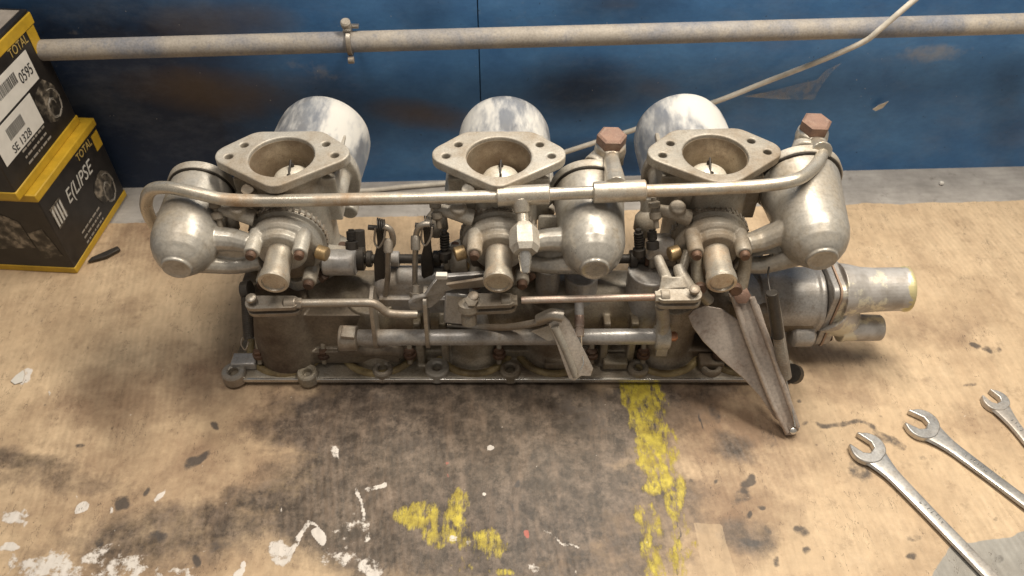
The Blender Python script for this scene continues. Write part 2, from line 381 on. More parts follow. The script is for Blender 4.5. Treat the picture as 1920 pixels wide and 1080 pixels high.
def sheet_mat():
    m, N, L, B = mat('stained_ply_sheet')
    nb = noise(N, L, 7, 7, .62, off=(2, 1, 0)); nm = noise(N, L, 24, 8, .72, off=(0, 3, 0)); nf = noise(N, L, 90, 6, .7, off=(1, 0, 5))
    ng = noise(N, L, 150, 5, .6, stretch=(1.0, .16, 1)); nh = noise(N, L, 420, 3, .6); ngl = noise(N, L, 45, 6, .7, stretch=(1.5, .3, 1), off=(4, 4, 0))
    def at(name):
        a = N.new('ShaderNodeAttribute'); a.attribute_name = name; sp = N.new('ShaderNodeSeparateColor'); L.new(a.outputs['Color'], sp.inputs[0]); return sp.outputs
    a, b, c = at('marks'), at('tones'), at('spots')
    def br(ch, lo, hi, nz, k):
        return ramp(N, L, math_(N, L, 'ADD', ch, math_(N, L, 'MULTIPLY', math_(N, L, 'SUBTRACT', nz, .5), k)), [(lo, 0.), (hi, 1.)])
    col = mix(N, L, ramp(N, L, nb, [(.3, 0.), (.7, 1.)]), (.50, .365, .23), (.64, .485, .32))
    col = mix(N, L, ramp(N, L, ngl, [(.5, 0.), (.8, .3)]), col, (.37, .24, .14))
    col = mix(N, L, ramp(N, L, nm, [(.55, 0.), (.75, .5)]), col, (.70, .55, .38))
    brown = br(b[0], .25, .95, nm, 1.7)
    nq = noise(N, L, 10, 9, .72, off=(8, 2, 3)); col = mix(N, L, ramp(N, L, nq, [(.46, 0.), (.68, .75)]), col, (.35, .24, .15))
    col = mix(N, L, math_(N, L, 'MULTIPLY', brown, .85), col, (.20, .122, .075))
    nv = noise(N, L, 55, 7, .75, off=(6, 2, 1)); col = mix(N, L, ramp(N, L, nv, [(.55, 0.), (.72, .5)]), col, (.17, .11, .07))
    dark = br(b[1], .24, .80, nm, 1.5)
    dcol = mix(N, L, ramp(N, L, nf, [(.4, 0.), (.65, 1.)]), (.028, .021, .017), (.125, .095, .074))
    dcol = mix(N, L, ramp(N, L, ngl, [(.5, 0.), (.7, .6)]), dcol, (.20, .14, .10))
    dcol = mix(N, L, ramp(N, L, nv, [(.50, 0.), (.66, .7)]), dcol, (.25, .19, .145))
    dcol = mix(N, L, ramp(N, L, nm, [(.30, .8), (.45, 0.)]), dcol, (.03, .024, .02))
    col = mix(N, L, math_(N, L, 'MULTIPLY', dark, .93), col, dcol)
    col = mix(N, L, br(b[2], .4, .6, nf, .5), col, mix(N, L, ramp(N, L, nm, [(.4, 0.), (.7, 1.)]), (.36, .345, .315), (.27, .25, .22)))
    col = mix(N, L, math_(N, L, 'MULTIPLY', br(c[1], .4, .6, nf, .9), .45), col, (.56, .42, .27))
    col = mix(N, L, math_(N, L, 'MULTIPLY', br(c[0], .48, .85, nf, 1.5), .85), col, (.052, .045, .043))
    ny = noise(N, L, 110, 5, .7, stretch=(1.5, .5, 1), off=(7, 1, 0))
    ycol = mix(N, L, ramp(N, L, nf, [(.4, 0.), (.65, 1.)]), (.34, .26, .03), (.56, .46, .05))
    ym = br(a[0], .64, .98, math_(N, L, 'ADD', math_(N, L, 'MULTIPLY', ny, .6), math_(N, L, 'MULTIPLY', nm, .4)), 3.2)
    col = mix(N, L, ym, col, ycol)
    wm = br(a[1], .56, .80, nf, 2.4)
    col = mix(N, L, wm, col, mix(N, L, nm, (.72, .67, .60), (.58, .53, .50)))
    col = mix(N, L, br(a[2], .5, .65, nf, 1.0), col, (.42, .11, .08))
    # small dark and pale flecks all over
    nk = noise(N, L, 130, 3, .5, off=(9, 9, 9)); nl = noise(N, L, 170, 3, .5, off=(5, 9, 1))
    col = mix(N, L, ramp(N, L, nk, [(.72, 0.), (.76, .6)]), col, (.12, .085, .06))
    col = mix(N, L, ramp(N, L, nl, [(.74, 0.), (.78, .6)]), col, (.66, .60, .52))
    col = mix(N, L, .45, col, ramp(N, L, ng, [(.28, .75), (.62, 1.10)]), 'MULTIPLY')
    col = mix(N, L, .5, col, ramp(N, L, nf, [(.3, .8), (.65, 1.1)]), 'MULTIPLY')
    # dark cracks that follow the grain in the worn area
    nc = noise(N, L, 28, 5, .65, stretch=(1.3, .35, 1), off=(3, 8, 1))
    crk = math_(N, L, 'ABSOLUTE', math_(N, L, 'SUBTRACT', nc, .5))
    cm = math_(N, L, 'MULTIPLY', math_(N, L, 'LESS_THAN', crk, .0022), math_(N, L, 'GREATER_THAN', nm, .50))
    col = mix(N, L, math_(N, L, 'MULTIPLY', cm, .6), col, (.07, .05, .035))
    tc = N.new('ShaderNodeTexCoord'); sx = N.new('ShaderNodeSeparateXYZ'); L.new(tc.outputs['Object'], sx.inputs[0])
    fl = math_(N, L, 'SINE', math_(N, L, 'MULTIPLY', math_(N, L, 'ADD', sx.outputs[0], math_(N, L, 'MULTIPLY', sx.outputs[1], .22)), 2*math.pi/.0058))
    flm = math_(N, L, 'MULTIPLY', fl, ramp(N, L, nb, [(.42, 0.), (.6, 1.)]))
    col = mix(N, L, .55, col, ramp(N, L, math_(N, L, 'ADD', .5, math_(N, L, 'MULTIPLY', flm, .5)), [(0., .90), (1., 1.05)]), 'MULTIPLY')
    L.new(col, B.inputs['Base Color'])
    r = N.new('ShaderNodeMapRange'); r.inputs['To Min'].default_value = .62; r.inputs['To Max'].default_value = .5
    L.new(dark, r.inputs[0]); L.new(r.outputs[0], B.inputs['Roughness']); B.inputs['Specular IOR Level'].default_value = .4
    hsum = math_(N, L, 'ADD', math_(N, L, 'ADD', ng, math_(N, L, 'MULTIPLY', flm, .25)), math_(N, L, 'ADD', math_(N, L, 'MULTIPLY', wm, 1.4), math_(N, L, 'MULTIPLY', ym, 1.0)))
    b1 = bump(N, L, hsum, .35, .0007, B); b2 = bump(N, L, nm, .35, .003, B, b1); bump(N, L, nh, .15, .0005, B, b2)
    return m
def make_sheet():
    # back edge of the sheet, left to right, from the boundary seen in the photograph
    pL = A(650, 407, z=0); pR = A(1920, 375, z=0)
    sl = (pR.y-pL.y)/(pR.x-pL.x)
    nx, ny = 800, 500; x0, x1, y0 = -62, 62, 12
    xs = np.linspace(x0, x1, nx); ts = np.linspace(0, 1, ny)
    X = np.tile(xs, ny); T = np.repeat(ts, nx)
    rng = np.random.RandomState(3); wob = np.convolve(rng.randn(nx), np.ones(25)/25, 'same')*.5
    yb = pL.y+sl*(xs-pL.x)+wob
    Y = y0+(np.tile(yb, ny)-y0)*T
    Z = .04*np.sin(X*.35+1)*np.sin(Y*.22)+.03*np.sin(X*.9+Y*.3)-.05
    vs = np.stack([X, Y, Z], 1)
    fs = [(j*nx+i, j*nx+i+1, (j+1)*nx+i+1, (j+1)*nx+i) for j in range(ny-1) for i in range(nx-1)]
    rim = [i for i in range(nx)]+[j*nx+nx-1 for j in range(1, ny)]+[(ny-1)*nx+i for i in range(nx-2, -1, -1)]+[j*nx for j in range(ny-2, 0, -1)]
    b = len(vs); low = vs[rim].copy(); low[:, 2] = -.297; vs = np.vstack([vs, low]); n = len(rim)
    fs += [(rim[i], b+i, b+(i+1) % n, rim[(i+1) % n]) for i in range(n)]
    fs.append(tuple(b+i for i in reversed(range(n))))
    me = bpy.data.meshes.new('cover_sheet'); me.from_pydata((vs*K).tolist(), [], fs)
    me.polygons.foreach_set('use_smooth', [True]*len(me.polygons)); me.set_sharp_from_angle(angle=rad(50))
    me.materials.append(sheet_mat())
    U, V = proj(vs[:, 0], vs[:, 1], vs[:, 2]*0)
    def vnoise(x, y, seed):          # smooth value noise on the sheet, to make every blot ragged
        rg = np.random.RandomState(seed).rand(256, 256)*2-1
        xi = np.floor(x).astype(int); yi = np.floor(y).astype(int); fx = x-xi; fy = y-yi; fx = fx*fx*(3-2*fx); fy = fy*fy*(3-2*fy)
        g = lambda a, b: rg[a % 256, b % 256]
        return (g(xi, yi)*(1-fx)+g(xi+1, yi)*fx)*(1-fy)+(g(xi, yi+1)*(1-fx)+g(xi+1, yi+1)*fx)*fy
    X_, Y_ = vs[:, 0], vs[:, 1]; U0, V0 = U.copy(), V.copy()
    for wl, am, sd_ in ((4.5, 16, 1), (1.8, 9, 3), (.8, 5, 5)):
        U = U+am*vnoise(X_/wl, Y_/wl, sd_); V = V+.7*am*vnoise(X_/wl, Y_/wl, sd_+1)
    mx = lambda *a: np.maximum.reduce(a)
    Bl = lambda *a, **k: blob(U, V, *a, **k)
    St = lambda p, wd, s=.5: stroke(U, V, p, wd, s)
    yellow = mx(.92*St([(1200, 700), (1208, 800), (1225, 900)], 30, .4), .75*St([(1240, 760), (1262, 900), (1275, 1090)], 14, .6), .8*St([(1215, 960), (1235, 1090)], 22, .5), .8*St([(1255, 930), (1262, 1010), (1280, 1090)], 16, .5), .7*Bl(1292, 1035, 20, 24),
        .95*Bl(795, 970, 44, 36), .9*Bl(862, 960, 22, 45, 0), .95*Bl(830, 1008, 34, 26), .75*Bl(905, 1015, 42, 24), .8*Bl(930, 1068, 36, 10), .5*Bl(860, 1060, 30, 14), .6*Bl(880, 1030, 60, 25), .9*Bl(1878, 893, 3, 12, -12))
    white = mx(1.1*Bl(33, 710, 16, 10, -30), Bl(45, 698, 6, 10, 30), Bl(140, 950, 21, 8, -35, .2), Bl(23, 1030, 22, 9), .9*Bl(18, 972, 28, 20), .85*Bl(100, 1060, 80, 22), .75*Bl(240, 1060, 70, 24), .7*Bl(330, 1068, 40, 16), .7*Bl(190, 1030, 50, 16, -20),
        1.0*Bl(528, 1030, 26, 20, -40, .4), .8*St([(540, 1040), (560, 1005), (584, 970), (600, 985)], 4), 1.1*Bl(600, 1000, 14, 20, -30, .2), .9*St([(445, 1055), (430, 1090)], 7), .85*St([(683, 920), (680, 965)], 5), .6*Bl(660, 985, 34, 34), .6*Bl(640, 1045, 40, 30), .7*Bl(700, 1060, 18, 25),
        1.1*Bl(920, 838, 7, 8, 30, .2), .8*Bl(634, 855, 8, 12), .8*St([(705, 918), (727, 904)], 4), .75*St([(1018, 992), (1055, 1015), (1092, 1028)], 4, .3), .9*Bl(912, 930, 5, 5), .6*Bl(1000, 1060, 25, 8), 1.*Bl(212, 950, 6, 8), 1.*Bl(88, 733, 4, 6), .85*Bl(303, 929, 12, 6, -40), .8*Bl(695, 1005, 12, 10), 1.*Bl(535, 962, 3, 6), .6*Bl(862, 1012, 22, 9))
    red = mx(.8*Bl(981, 998, 6, 9), .55*Bl(838, 872, 6, 6), .5*Bl(843, 900, 4, 14))
    brown = mx(.7*Bl(330, 900, 380, 110, -6, soft=.8), .8*Bl(300, 440, 120, 60, 0, soft=.9), .75*Bl(230, 750, 200, 70, -8, soft=.8), .8*Bl(400, 720, 150, 70, 0, soft=.9), .9*Bl(620, 780, 220, 90, 0, soft=.7), .95*Bl(1340, 780, 170, 110, 0, soft=.7), .6*Bl(1560, 700, 120, 60, 0, soft=.9), .8*Bl(1330, 960, 160, 120, 0, soft=.8),  # tones right of the carton and under the outlet are painted shade
        .45*Bl(150, 870, 260, 120, 0, soft=.8), .85*Bl(1050, 1010, 320, 120, 0, soft=.8), .7*Bl(1440, 860, 120, 70, 30, soft=.9), .6*Bl(300, 1050, 300, 60, 0, soft=.9), .5*Bl(1700, 620, 150, 40, 0, soft=.9), .45*Bl(230, 590, 60, 110, 10, soft=.9), .55*Bl(1800, 800, 100, 40, 0, soft=1))  # tones beside the left bowl and below the outlet pipe are painted shade
    dark = mx(1.15*Bl(880, 800, 370, 120, 0, soft=.4), 1.1*Bl(860, 940, 370, 150, 0, soft=.45), .72*Bl(330, 1000, 220, 60, -8, soft=.7), .5*Bl(120, 900, 160, 30, 4, soft=.8), .75*Bl(1180, 960, 140, 110, 0, soft=.5), .95*Bl(1130, 770, 170, 60, 0, soft=.5), .8*Bl(560, 925, 170, 38, -8, soft=.5), .75*Bl(950, 1050, 330, 70, 0, soft=.5), .7*Bl(545, 832, 60, 20, 5), .72*Bl(1190, 900, 100, 50, 0, soft=.6), .62*Bl(440, 990, 130, 26, -14),
        .6*Bl(60, 865, 110, 20, 5, soft=.6), .7*Bl(1370, 830, 50, 26, 20, soft=.8), .6*Bl(1390, 1010, 75, 36, 15, soft=.6), .55*Bl(700, 1010, 150, 60, 0, soft=.6), .55*Bl(1310, 730, 130, 40, 0, soft=.9), .62*Bl(200, 1015, 120, 30, -8, soft=.8))
    U2 = U
    grey = (smooth(.6*U+.4*U0+(V0-1080)*.35, 1745, 1765))*(smooth(.5*V+.5*V0-((1920-U0)*.19+992), 0, 14))
    lt = (1-smooth(np.abs(.7*U0+.3*U-(1322+(V0-980)*.28))/27, .85, 1.1))*smooth(.7*V0+.3*V, 975, 985)
    spots = .93*mx(.62*Bl(1085, 775, 95, 50, 0, soft=.8), .5*Bl(700, 745, 120, 26, 0, soft=.9), .9*Bl(1822, 640, 14, 6), .9*Bl(1850, 648, 18, 6, 20), .7*Bl(1872, 652, 12, 5), Bl(397, 795, 9, 15, -30), Bl(370, 866, 38, 12, -32), Bl(233, 936, 19, 14, -15), Bl(276, 921, 8, 9), Bl(196, 1010, 13, 10), .8*Bl(300, 1010, 22, 12), .9*Bl(160, 845, 10, 6), Bl(1391, 895, 14, 22, 8), .8*Bl(1385, 925, 26, 20), .95*Bl(1492, 1003, 15, 11, 15), .8*Bl(1445, 1052, 10, 12, 25), Bl(1393, 967, 6, 7), Bl(1330, 893, 6, 5), .9*Bl(1417, 955, 8, 7),  # first soft blot is oil and painted shadow, second is painted shadow
        Bl(1283, 893, 7, 5), .8*Bl(1427, 1000, 10, 12), .85*Bl(1390, 1018, 26, 10, 10), .95*Bl(1526, 785, 11, 5), .8*St([(1555, 786), (1600, 795), (1640, 815), (1700, 840)], 6, .7), .78*Bl(1622, 880, 28, 26, 0, soft=.5), .6*Bl(1740, 862, 22, 10), .8*Bl(1876, 970, 12, 6), .8*Bl(1712, 1040, 12, 8), .7*Bl(1713, 1012, 14, 10), .6*Bl(1880, 1040, 12, 10), 1.*Bl(1310, 790, 4, 16, -15),  # round soft blot at the near spanner's jaw is painted shadow
        .8*Bl(1345, 770, 12, 14), .6*Bl(1450, 815, 16, 24), .85*Bl(1800, 718, 14, 5, -20), .85*Bl(1645, 780, 6, 4), .6*Bl(405, 1025, 30, 10), Bl(967, 905, 9, 14, 30), .8*Bl(955, 950, 4, 12), Bl(365, 1052, 8, 10), .7*Bl(1220, 830, 14, 8), Bl(1203, 735, 9, 8), .8*Bl(1500, 1035, 8, 8), St([(1203, 735), (1222, 830), (1245, 905), (1262, 1000), (1272, 1085)], 2.2, .5), .8*Bl(1505, 745, 6, 5), .8*Bl(86, 755, 5, 4))
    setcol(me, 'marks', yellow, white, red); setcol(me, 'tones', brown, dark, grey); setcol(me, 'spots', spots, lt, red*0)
    o = bpy.data.objects.new('cover_sheet', me); COL.objects.link(o)
    tag(o, 'large tan board sheet covering the bench, stained with oil, yellow and white paint', 'board sheet'); return o
make_sheet()

# ================================================================== CARBURETTOR SET
root = thing('triple_carburettor_set', 'dusty aluminium bank of three carburettors on its intake manifold on the bench', 'carburettors', (0, 50, 0))
YT = 54.2; ZF = 19.7
def carb_full(xc, side, rb, dz, roll=0.0, bz=0.0, dull=False, label=None, dx=0.0, dyaw=0.0, br=(0.3, 0), rd=4.5, rear=1.0):
    yt = YT; zf = ZF+dz; zj = 14.1; cm = CASTB if dull else CAST
    R = Matrix.Rotation(roll, 3, 'Z'); ex = R @ Vector((1, 0, 0)); ey = R @ Vector((0, 1, 0))
    def hb(x, y, n=8): return (x, y)
    ol = hull_round([(0, -2.6, 1.35) if not dull else (0, -1.1, 2.7), (4.15, .4, 1.45), (2.2, 1.9, 1.7), (-2.2, 1.9, 1.7), (-4.15, .4, 1.45)], 8)
    holes = [circ(0, 0, 2.72, 44)]+[circ(a, b, .36, 14) for a, b in ((3.45, 1.65), (4.4, .05), (-3.45, 1.65), (-4.4, .05))]
    m = M()
    m.prism((xc, yt, zf-.85), ex, ey, ol, .85, holes)
    m.lathe((xc, yt, 9.3), (0, 0, 1), [(3.35, 0), (3.35, 3), (3.2, zf-11), (3.5, zf-9.5), (2.72, zf-9.35), (2.55, zf-12), (2.4, 0)], 56, close=True)
    # side swellings of the body, piston-chamber seat and its screw ears
    m.lathe((xc+dx, 57.0, zf-.05-rd), (dyaw, 1, 0), [(rd-.1, .0), (rd, .15), (rd, .75), (rd-.1, .9)], 48)
    m.box((xc+dx*.7, 58.1, zf-5.2), (7.4, 2.2, 7.6))
    for sx in (-1, 1):
        m.box((xc+sx*3.6, 55.3, zf-4.0), (1.4, 4, 4.6)); m.cyl((xc+sx*3.7, 53.6, zf-4.2), (xc+sx*3.7, 57.4, zf-4.2), 1.1, bev=.15)
        m.cyl((xc+sx*4.3, 55.8, zf-7.6), (xc+sx*4.3, 58, zf-7.6), .75, bev=.12)
    # throttle spindle bosses and lower mounting flange
    m.cyl((xc-5.0, 51.0, 10.9), (xc-2.6, 51.4, 10.9), 1.05, bev=.15); m.cyl((xc+2.6, 51.4, 10.9), (xc+5.1, 51.0, 10.9), 1.05, bev=.15)
    lo = hull_round([(0, -3.2, .9), (4.3, 0, 1.1), (0, 3.2, .9), (-4.3, 0, 1.1)], 8)
    m.prism((xc, yt-.6, 8.3), ex, ey, lo, 1.2, [circ(0, .6, 2.3, 30)])
    body = m.build('carburettor', cm, root, remesh=.085, sm=3, label=label)
    # ---- suction chamber pointing at the wall
    d = M(); zc = zf-.02-rd; da = Vector((dyaw, 1, 0)).normalized(); k_ = rd/4.3
    d.lathe((xc+dx, 57.7, zc), da, [(4.27*k_, 0), (4.27*k_, .3), (4.2*k_, .4), (4.18*k_, 4.6), (4.12*k_, 5.5), (3.92*k_, 6.2), (3.5*k_, 6.75), (2.2*k_, 7.05), (1.4, 7.15), (1.35, 7.6)], 72)
    d.build('suction_chamber', DOME, body, angle=50)
    c = M(); c.lathe(Vector((xc+dx, 57.7, zc))+da*7.6, da, [(1.0, 0), (1.1, .2), (1.1, .9), (.9, 1.1)], 12); c.build('damper_cap', DARK, body)
    # ---- inside the throat: bridge, piston skirt, needle, butterfly
    bx, by = xc+br[0]*.5, 54.4+br[1]
    b = M(); b.lathe((bx, by, 14.2+dz), (0, 0, 1), [(2.0, -2.4), (2.1, 0), (2.05, 1.6), (1.85, 2.6), (1.45, 3.3), (.85, 3.75), (.1, 3.9)], 36)
    bo = b.build('bridge', mat_bridge, body, angle=60)
    n = M(); n.cyl((bx+.0, by+.7, 18.6+dz), (bx-.1, by-1.5, 17.35+dz), .10, seg=10); n.box((bx, by-.5, 17.7+dz), (.2, 1.3, .7), (-.5, 0, 0)); n.lathe((bx, by+.6, 17.5+dz), (0, 0, 1), [(.2, 0), (.22, .7), (.1, .9)], 10); n.build('needle', DARK, body)
    w_ = M(); w_.lathe((xc, yt, 10), (0, 0, 1), [(2.40, 0), (2.52, zf-11.6-.0), (2.66, zf-10-.35), (2.72, zf-10-.35), (2.60, zf-11.6), (2.5, 0)], 56, close=True); w_.build('bore_wall', mat_bore, body, angle=50)
    t = M(); t.lathe((xc, yt, 11.6), (.0, .35, 1), [(2.35, 0), (2.35, .15)], 32); t.build('throttle_disc', BRASS, body)
    # ---- jet housing with its collar
    h = M(); jx = xc-.35*(-side)*0
    h.lathe((xc, 51.4, zj-.6), (0, -1, 0), [(3.2, 0), (3.25, .25), (3.25, .8), (2.95, .95), (2.95, 1.15), (3.1, 1.25), (3.1, 2.0), (2.85, 2.3), (2.7, 2.35)], 56)
    h.lathe((xc, 49.4, zj), (0, -1, 0), [(2.1, 0), (2.1, .9), (1.85, 1.15)], 36)
    for sx in (-1, 1):
        h.cyl((xc+sx*1.95, 49.6, zj+1.25), (xc+sx*1.95, 47.05, zj+1.15), .64, bev=.1); h.cyl((xc+sx*1.95, 49.6, zj-2.6), (xc+sx*1.95, 47.5, zj-2.65), .62, bev=.1)
    # idle arm that rises at the side away from the bowl
    s0 = -1
    h.tube([(xc-2.2, 50.4, zj+2.1), (xc-3.6, 50.4, zj+2.6), (xc-5.0, 50.6, zj+2.9)], [.75, .42], 12); h.cyl((xc-3.3, 50.6, zj+2.4), (xc-3.3, 50.3, zj+3.5), .68, bev=.12)
    h.cyl((xc-2.4, 52.2, zj+1.8), (xc-2.5, 51.4, zj+4.4), .55)
    hs = h.build('jet_housing', cm, body, remesh=.07, sm=3)
    cv = M(); cv.lathe((xc, 49.15, zj-1.1), (0, -1, 0), [(2.45, 0), (2.45, .25), (2.3, .35)], 40); cv.build('recess_shade', OILY, body)  # dark disc put in for the shaded recess behind the jet tube
    g = M(); g.lathe((xc, 51.0, zj-.6), (0, -1, 0), [(3.27, .0), (3.3, .05), (3.3, .2), (3.27, .25)], 56)
    for k in range(40):
        a = math.pi*2*k/40
        g.cyl((xc+3.3*math.cos(a), 51.35, zj-.6+3.3*math.sin(a)), (xc+3.3*math.cos(a), 50.7, zj-.6+3.3*math.sin(a)), .11, seg=6)
    g.build('clamp_ring', STEEL, body)
    j = M(); j.lathe((xc, 48.5, zj+.12), (0, -1, -.06), [(1.1, 0), (1.12, .3), (1.1, 2.4), (1.2, 2.7), (1.25, 3.4), (1.17, 3.55), (.95, 3.57), (.9, 3.42), (.2, 3.4)], 40)
    jt = j.build('jet_tube', RAIL, body, angle=30)
    j2 = M(); j2.box((xc, 45.62, zj), (1.2, .12, .22)); j2.build('slot', STEEL, jt) if False else None
    for sx in (-1, 1):
        screw((xc+sx*1.95, 47.08, zj+1.17), (0, -1, -.05), .42, .5, body); screw((xc+sx*1.95, 47.5, zj-2.65), (0, -1, -.05), .45, .5, body)
    # side plug
    q = M(); q.cyl((xc+side*(-2.8), 49.0, zj-.4), (xc+side*(-3.7), 48.7, zj-.5), .62, bev=.08); q.build('plug', BRASS, body)
    # ---- float bowl with its two arms
    xb = xc+side*7.75; zb = 15.2+bz
    ax = Vector((0, -1, -.09)).normalized(); ob = Vector((xb, 54.3, zb+.4))
    f = M(); L_ = 5.0
    f.lathe(ob, ax, [(rb*rear, 0), (rb*(rear*.97+.03), .5), (rb*(rear*.45+.55), L_*.6), (rb*1.0, L_+.5), (rb*.985, L_+1.0), (rb*.91, L_+1.8), (rb*.78, L_+2.5), (rb*.60, L_+3.1), (rb*.50, L_+3.35), (rb*.45, L_+3.4), (rb*.44, L_+3.6), (rb*.40, L_+3.68), (rb*.3, L_+3.6)], 64)
    arm0 = Vector((xc+side*2.3, 48.4, zj+.95)); 
    f.tube([arm0, Vector((xc+side*3.9, 49.0, zj+.9)), Vector((xb-side*(rb-.8), 49.0, zb-.05))], [.8, 1.1], 14)
    f.tube([Vector((xc+side*2.0, 48.8, zj-1.3)), Vector((xc+side*4.3, 48.6, zj-1.6)), Vector((xb-side*.8, 47.6, zb-1.6))], [.75, .8], 14)
    f.plate([Vector((xc+side*2.0, 49.4, zj+.6)), Vector((xb-side*(rb-.8), 50.6, zb-.3)), Vector((xb-side*.9, 48.6, zb-1.8)), Vector((xc+side*2.0, 49.4, zj-1.5))], 1.1)
    f.build('float_bowl', BOWL, body, remesh=.07, sm=3)
    sm_ = M(); sm_.lathe(ob-ax*.08, ax, [(rb*rear*.97, -.1), (rb*rear*1.05, -.08), (rb*rear*1.05, .06), (rb*rear*.97, .1)], 56); sm_.build('gasket', DARK, body)
    l = M(); l.lathe(ob-ax*.12, -ax, [(rb*rear*q, t) for q, t in ((1.07, 0), (1.1, .12), (1.1, .7), (1.02, .85), (.7, 1.05), (.35, 1.25), (.04, 1.3))], 56)
    ld = l.build('float_lid', CAST, body, angle=45)
    return body, ld, Vector((xb, 54.3, zb+.4))
X1, X2, X3 = -19.2, -1.1, 16.9
c1, l1, b1 = carb_full(X1, -1, 2.72, 0, roll=.02, bz=.05, dx=1.05, dyaw=.07, br=(.75, 0))
c2, l2, b2 = carb_full(X2, 1, 2.72, 0, rear=1.12, bz=-.1, dx=.3, dyaw=.02, rd=4.45)
c3, l3, b3 = carb_full(X3, 1, 2.8, .25, rear=1.22, roll=.05, bz=1.0, dull=True, dx=-.75, dyaw=-.05, br=(-.2, 0), label='carburettor with duller darker grey castings')
c1['label'] = 'carburettor with its float bowl on the left'; c2['label'] = 'middle carburettor behind the fuel inlet nozzle'

# studs and nuts that hold each carburettor down, and cast pads on its mounting flange
for xc, b in ((X1, c1), (X2, c2), (X3, c3)):
    for sx in (-1, 1):
        m = M(); o = Vector((xc+sx*4.0, 52.6, 9.5)); m.lathe(o, (0, 0, 1), [(1.0, 0), (1.0, .12)], 20); hexa(m, o+Vector((0, 0, .12)), (0, 0, 1), .75, .65); m.cyl(o, o+Vector((0, 0, 1.7)), .35); m.build('mounting_nut', RUSTD, b, angle=25)
    m = M(); o = Vector((xc+1.0, 50.6, 12.0)); m.cyl(o, o+Vector((1.6, -1.2, -1.6)), .3); hexa(m, o+Vector((1.6, -1.2, -1.6)), (.6, -.5, -.6), .5, .5); m.build('mixture_screw', RUSTD, b)
# small idle screws with spring beside each carburettor
for xc, b in ((X1, c1), (X2, c2), (X3, c3)):
    m = M(); o = Vector((xc-5.3, 50.9, 18.0)); ax = Vector((.15, -.5, -.86)).normalized()
    m.cyl(o, o+ax*2.6, .22); m.lathe(o+ax*.3, ax, [(.2, 0), (.48, .12), (.5, .5), (.25, .65)], 16); m.lathe(o+ax*1.15, ax, [(.25, 0), (.5, .15), (.5, .6), (.3, .75)], 16)
    m.build('idle_screw', CASTB, b)
    m = M(); o = Vector((xc-5.4, 52.5, 15.2)); m.lathe(o, (0, -.4, -1), [(.5, 0), (.9, .5), (1.0, 1.6), (.6, 2.3)], 20); m.tube([o+Vector((0, .3, 1.2)), o], .5); m.build('vent_boss', CASTB, b)

# ---- fuel rail
Y0 = 50.3
rp = [A(292, 425, 54.2), A(280, 405, 53.2), A(274, 380, 52.2), A(284, 356, 51.4), A(318, 352, 50.8), A(372, 363, 50.4), A(425, 374, Y0), A(520, 376, Y0), A(700, 373, Y0), A(935, 368, Y0), A(1100, 361, Y0), A(1215, 358, Y0),
      A(1350, 353, Y0), A(1440, 347, Y0), A(1492, 337, 50.6), A(1522, 318, 52), A(1540, 292, 54), A(1538, 268, 55.8)]
rail = M().tube(rp, .53, 20, 8).build('fuel_rail', RAIL, root, angle=60)
def sleeve(a, b, r, name, par=rail, material=RAIL):
    return M().cyl(a, b, r, bev=.09, seg=32).build(name, material, par, angle=30)
sleeve(A(932, 368, Y0), A(1031, 364, Y0), .83, 'tee_fitting'); sleeve(A(1112, 361, Y0), A(1211, 357, Y0), .88, 'tee_fitting')
m = M(); a = A(977, 372, Y0-.2); b = A(979, 398, 49.4); c = A(981, 420, 48.6)
m.cyl(a, b, .78, .66, bev=.06); m.cyl(b, c, .5); m.build('tee_branch', RAIL, rail)
m = M(); d1 = A(982, 422, 48.5); d2 = A(984, 462, 46.7); m.lathe(d1, d2-d1, [(.8, 0), (1.05, .3), (1.2, .6), (1.22, 2.0), (.95, 2.5)], 6); m.build('hex_union', CAST, rail, angle=25)
m = M(); d3 = A(985, 508, 45.2); m.lathe(d2, d3-d2, [(.62, -.2), (.62, .2), (.52, .3), (.56, .8), (.45, 1.6), (.42, 2.0), (.36, 2.12), (.2, 2.12), (.18, 1.8)], 24); m.build('inlet_nozzle', BRIGHT, rail, angle=30)
def banjo(u, v, y, foot, pipe_from):
    c = A(u, v, y); 
    m = M(); m.lathe(c+Vector((0, 0, -1.9)), (0, 0, 1), [(1.05, 0), (1.3, .2), (1.38, .8), (1.3, 1.4), (1.05, 1.6)], 32)
    if pipe_from is not None: m.tube([c+Vector((0, -.9, -1.1)), pipe_from], [.62, .9], 16, 1)
    m.build('banjo_union', RAIL, rail, remesh=.07, sm=3)
    m = M(); m.cyl(c+Vector((0, .4, -1.8)), foot, 1.15, 1.35, seg=20, bev=.1); m.box(c+Vector((.9, .9, -2.2)), (.9, 1.2, 1.6)); m.build('lid_boss', CAST, rail, bevel=.08)
    m = M(); hexa(m, c+Vector((0, 0, -.32)), (.03, -.05, 1), 1.28, .95, .14); m.build('banjo_bolt', RUST, rail, angle=20)
banjo(1146, 262, 56.3, b2+Vector((.6, 1.0, 2.0)), A(1155, 350, Y0+.1))
banjo(1528, 236, 57.2, b3+Vector((.4, 1.2, 2.2)), A(1541, 285, 54.2))
# bolt on the left float lid, where the rail ends
m = M(); c = A(418, 332, 56.5); hexa(m, c, (.2, -.3, 1), .62, .7); m.cyl(c+Vector((0, 0, -1.5)), c, .5); m.build('lid_bolt', CASTB, rail)
m = M(); m.tube([A(378, 352, 55), A(330, 380, 54.9), A(300, 405, 54.6)], .4, 10, 4); m.build('overflow_pipe', CASTB, rail)

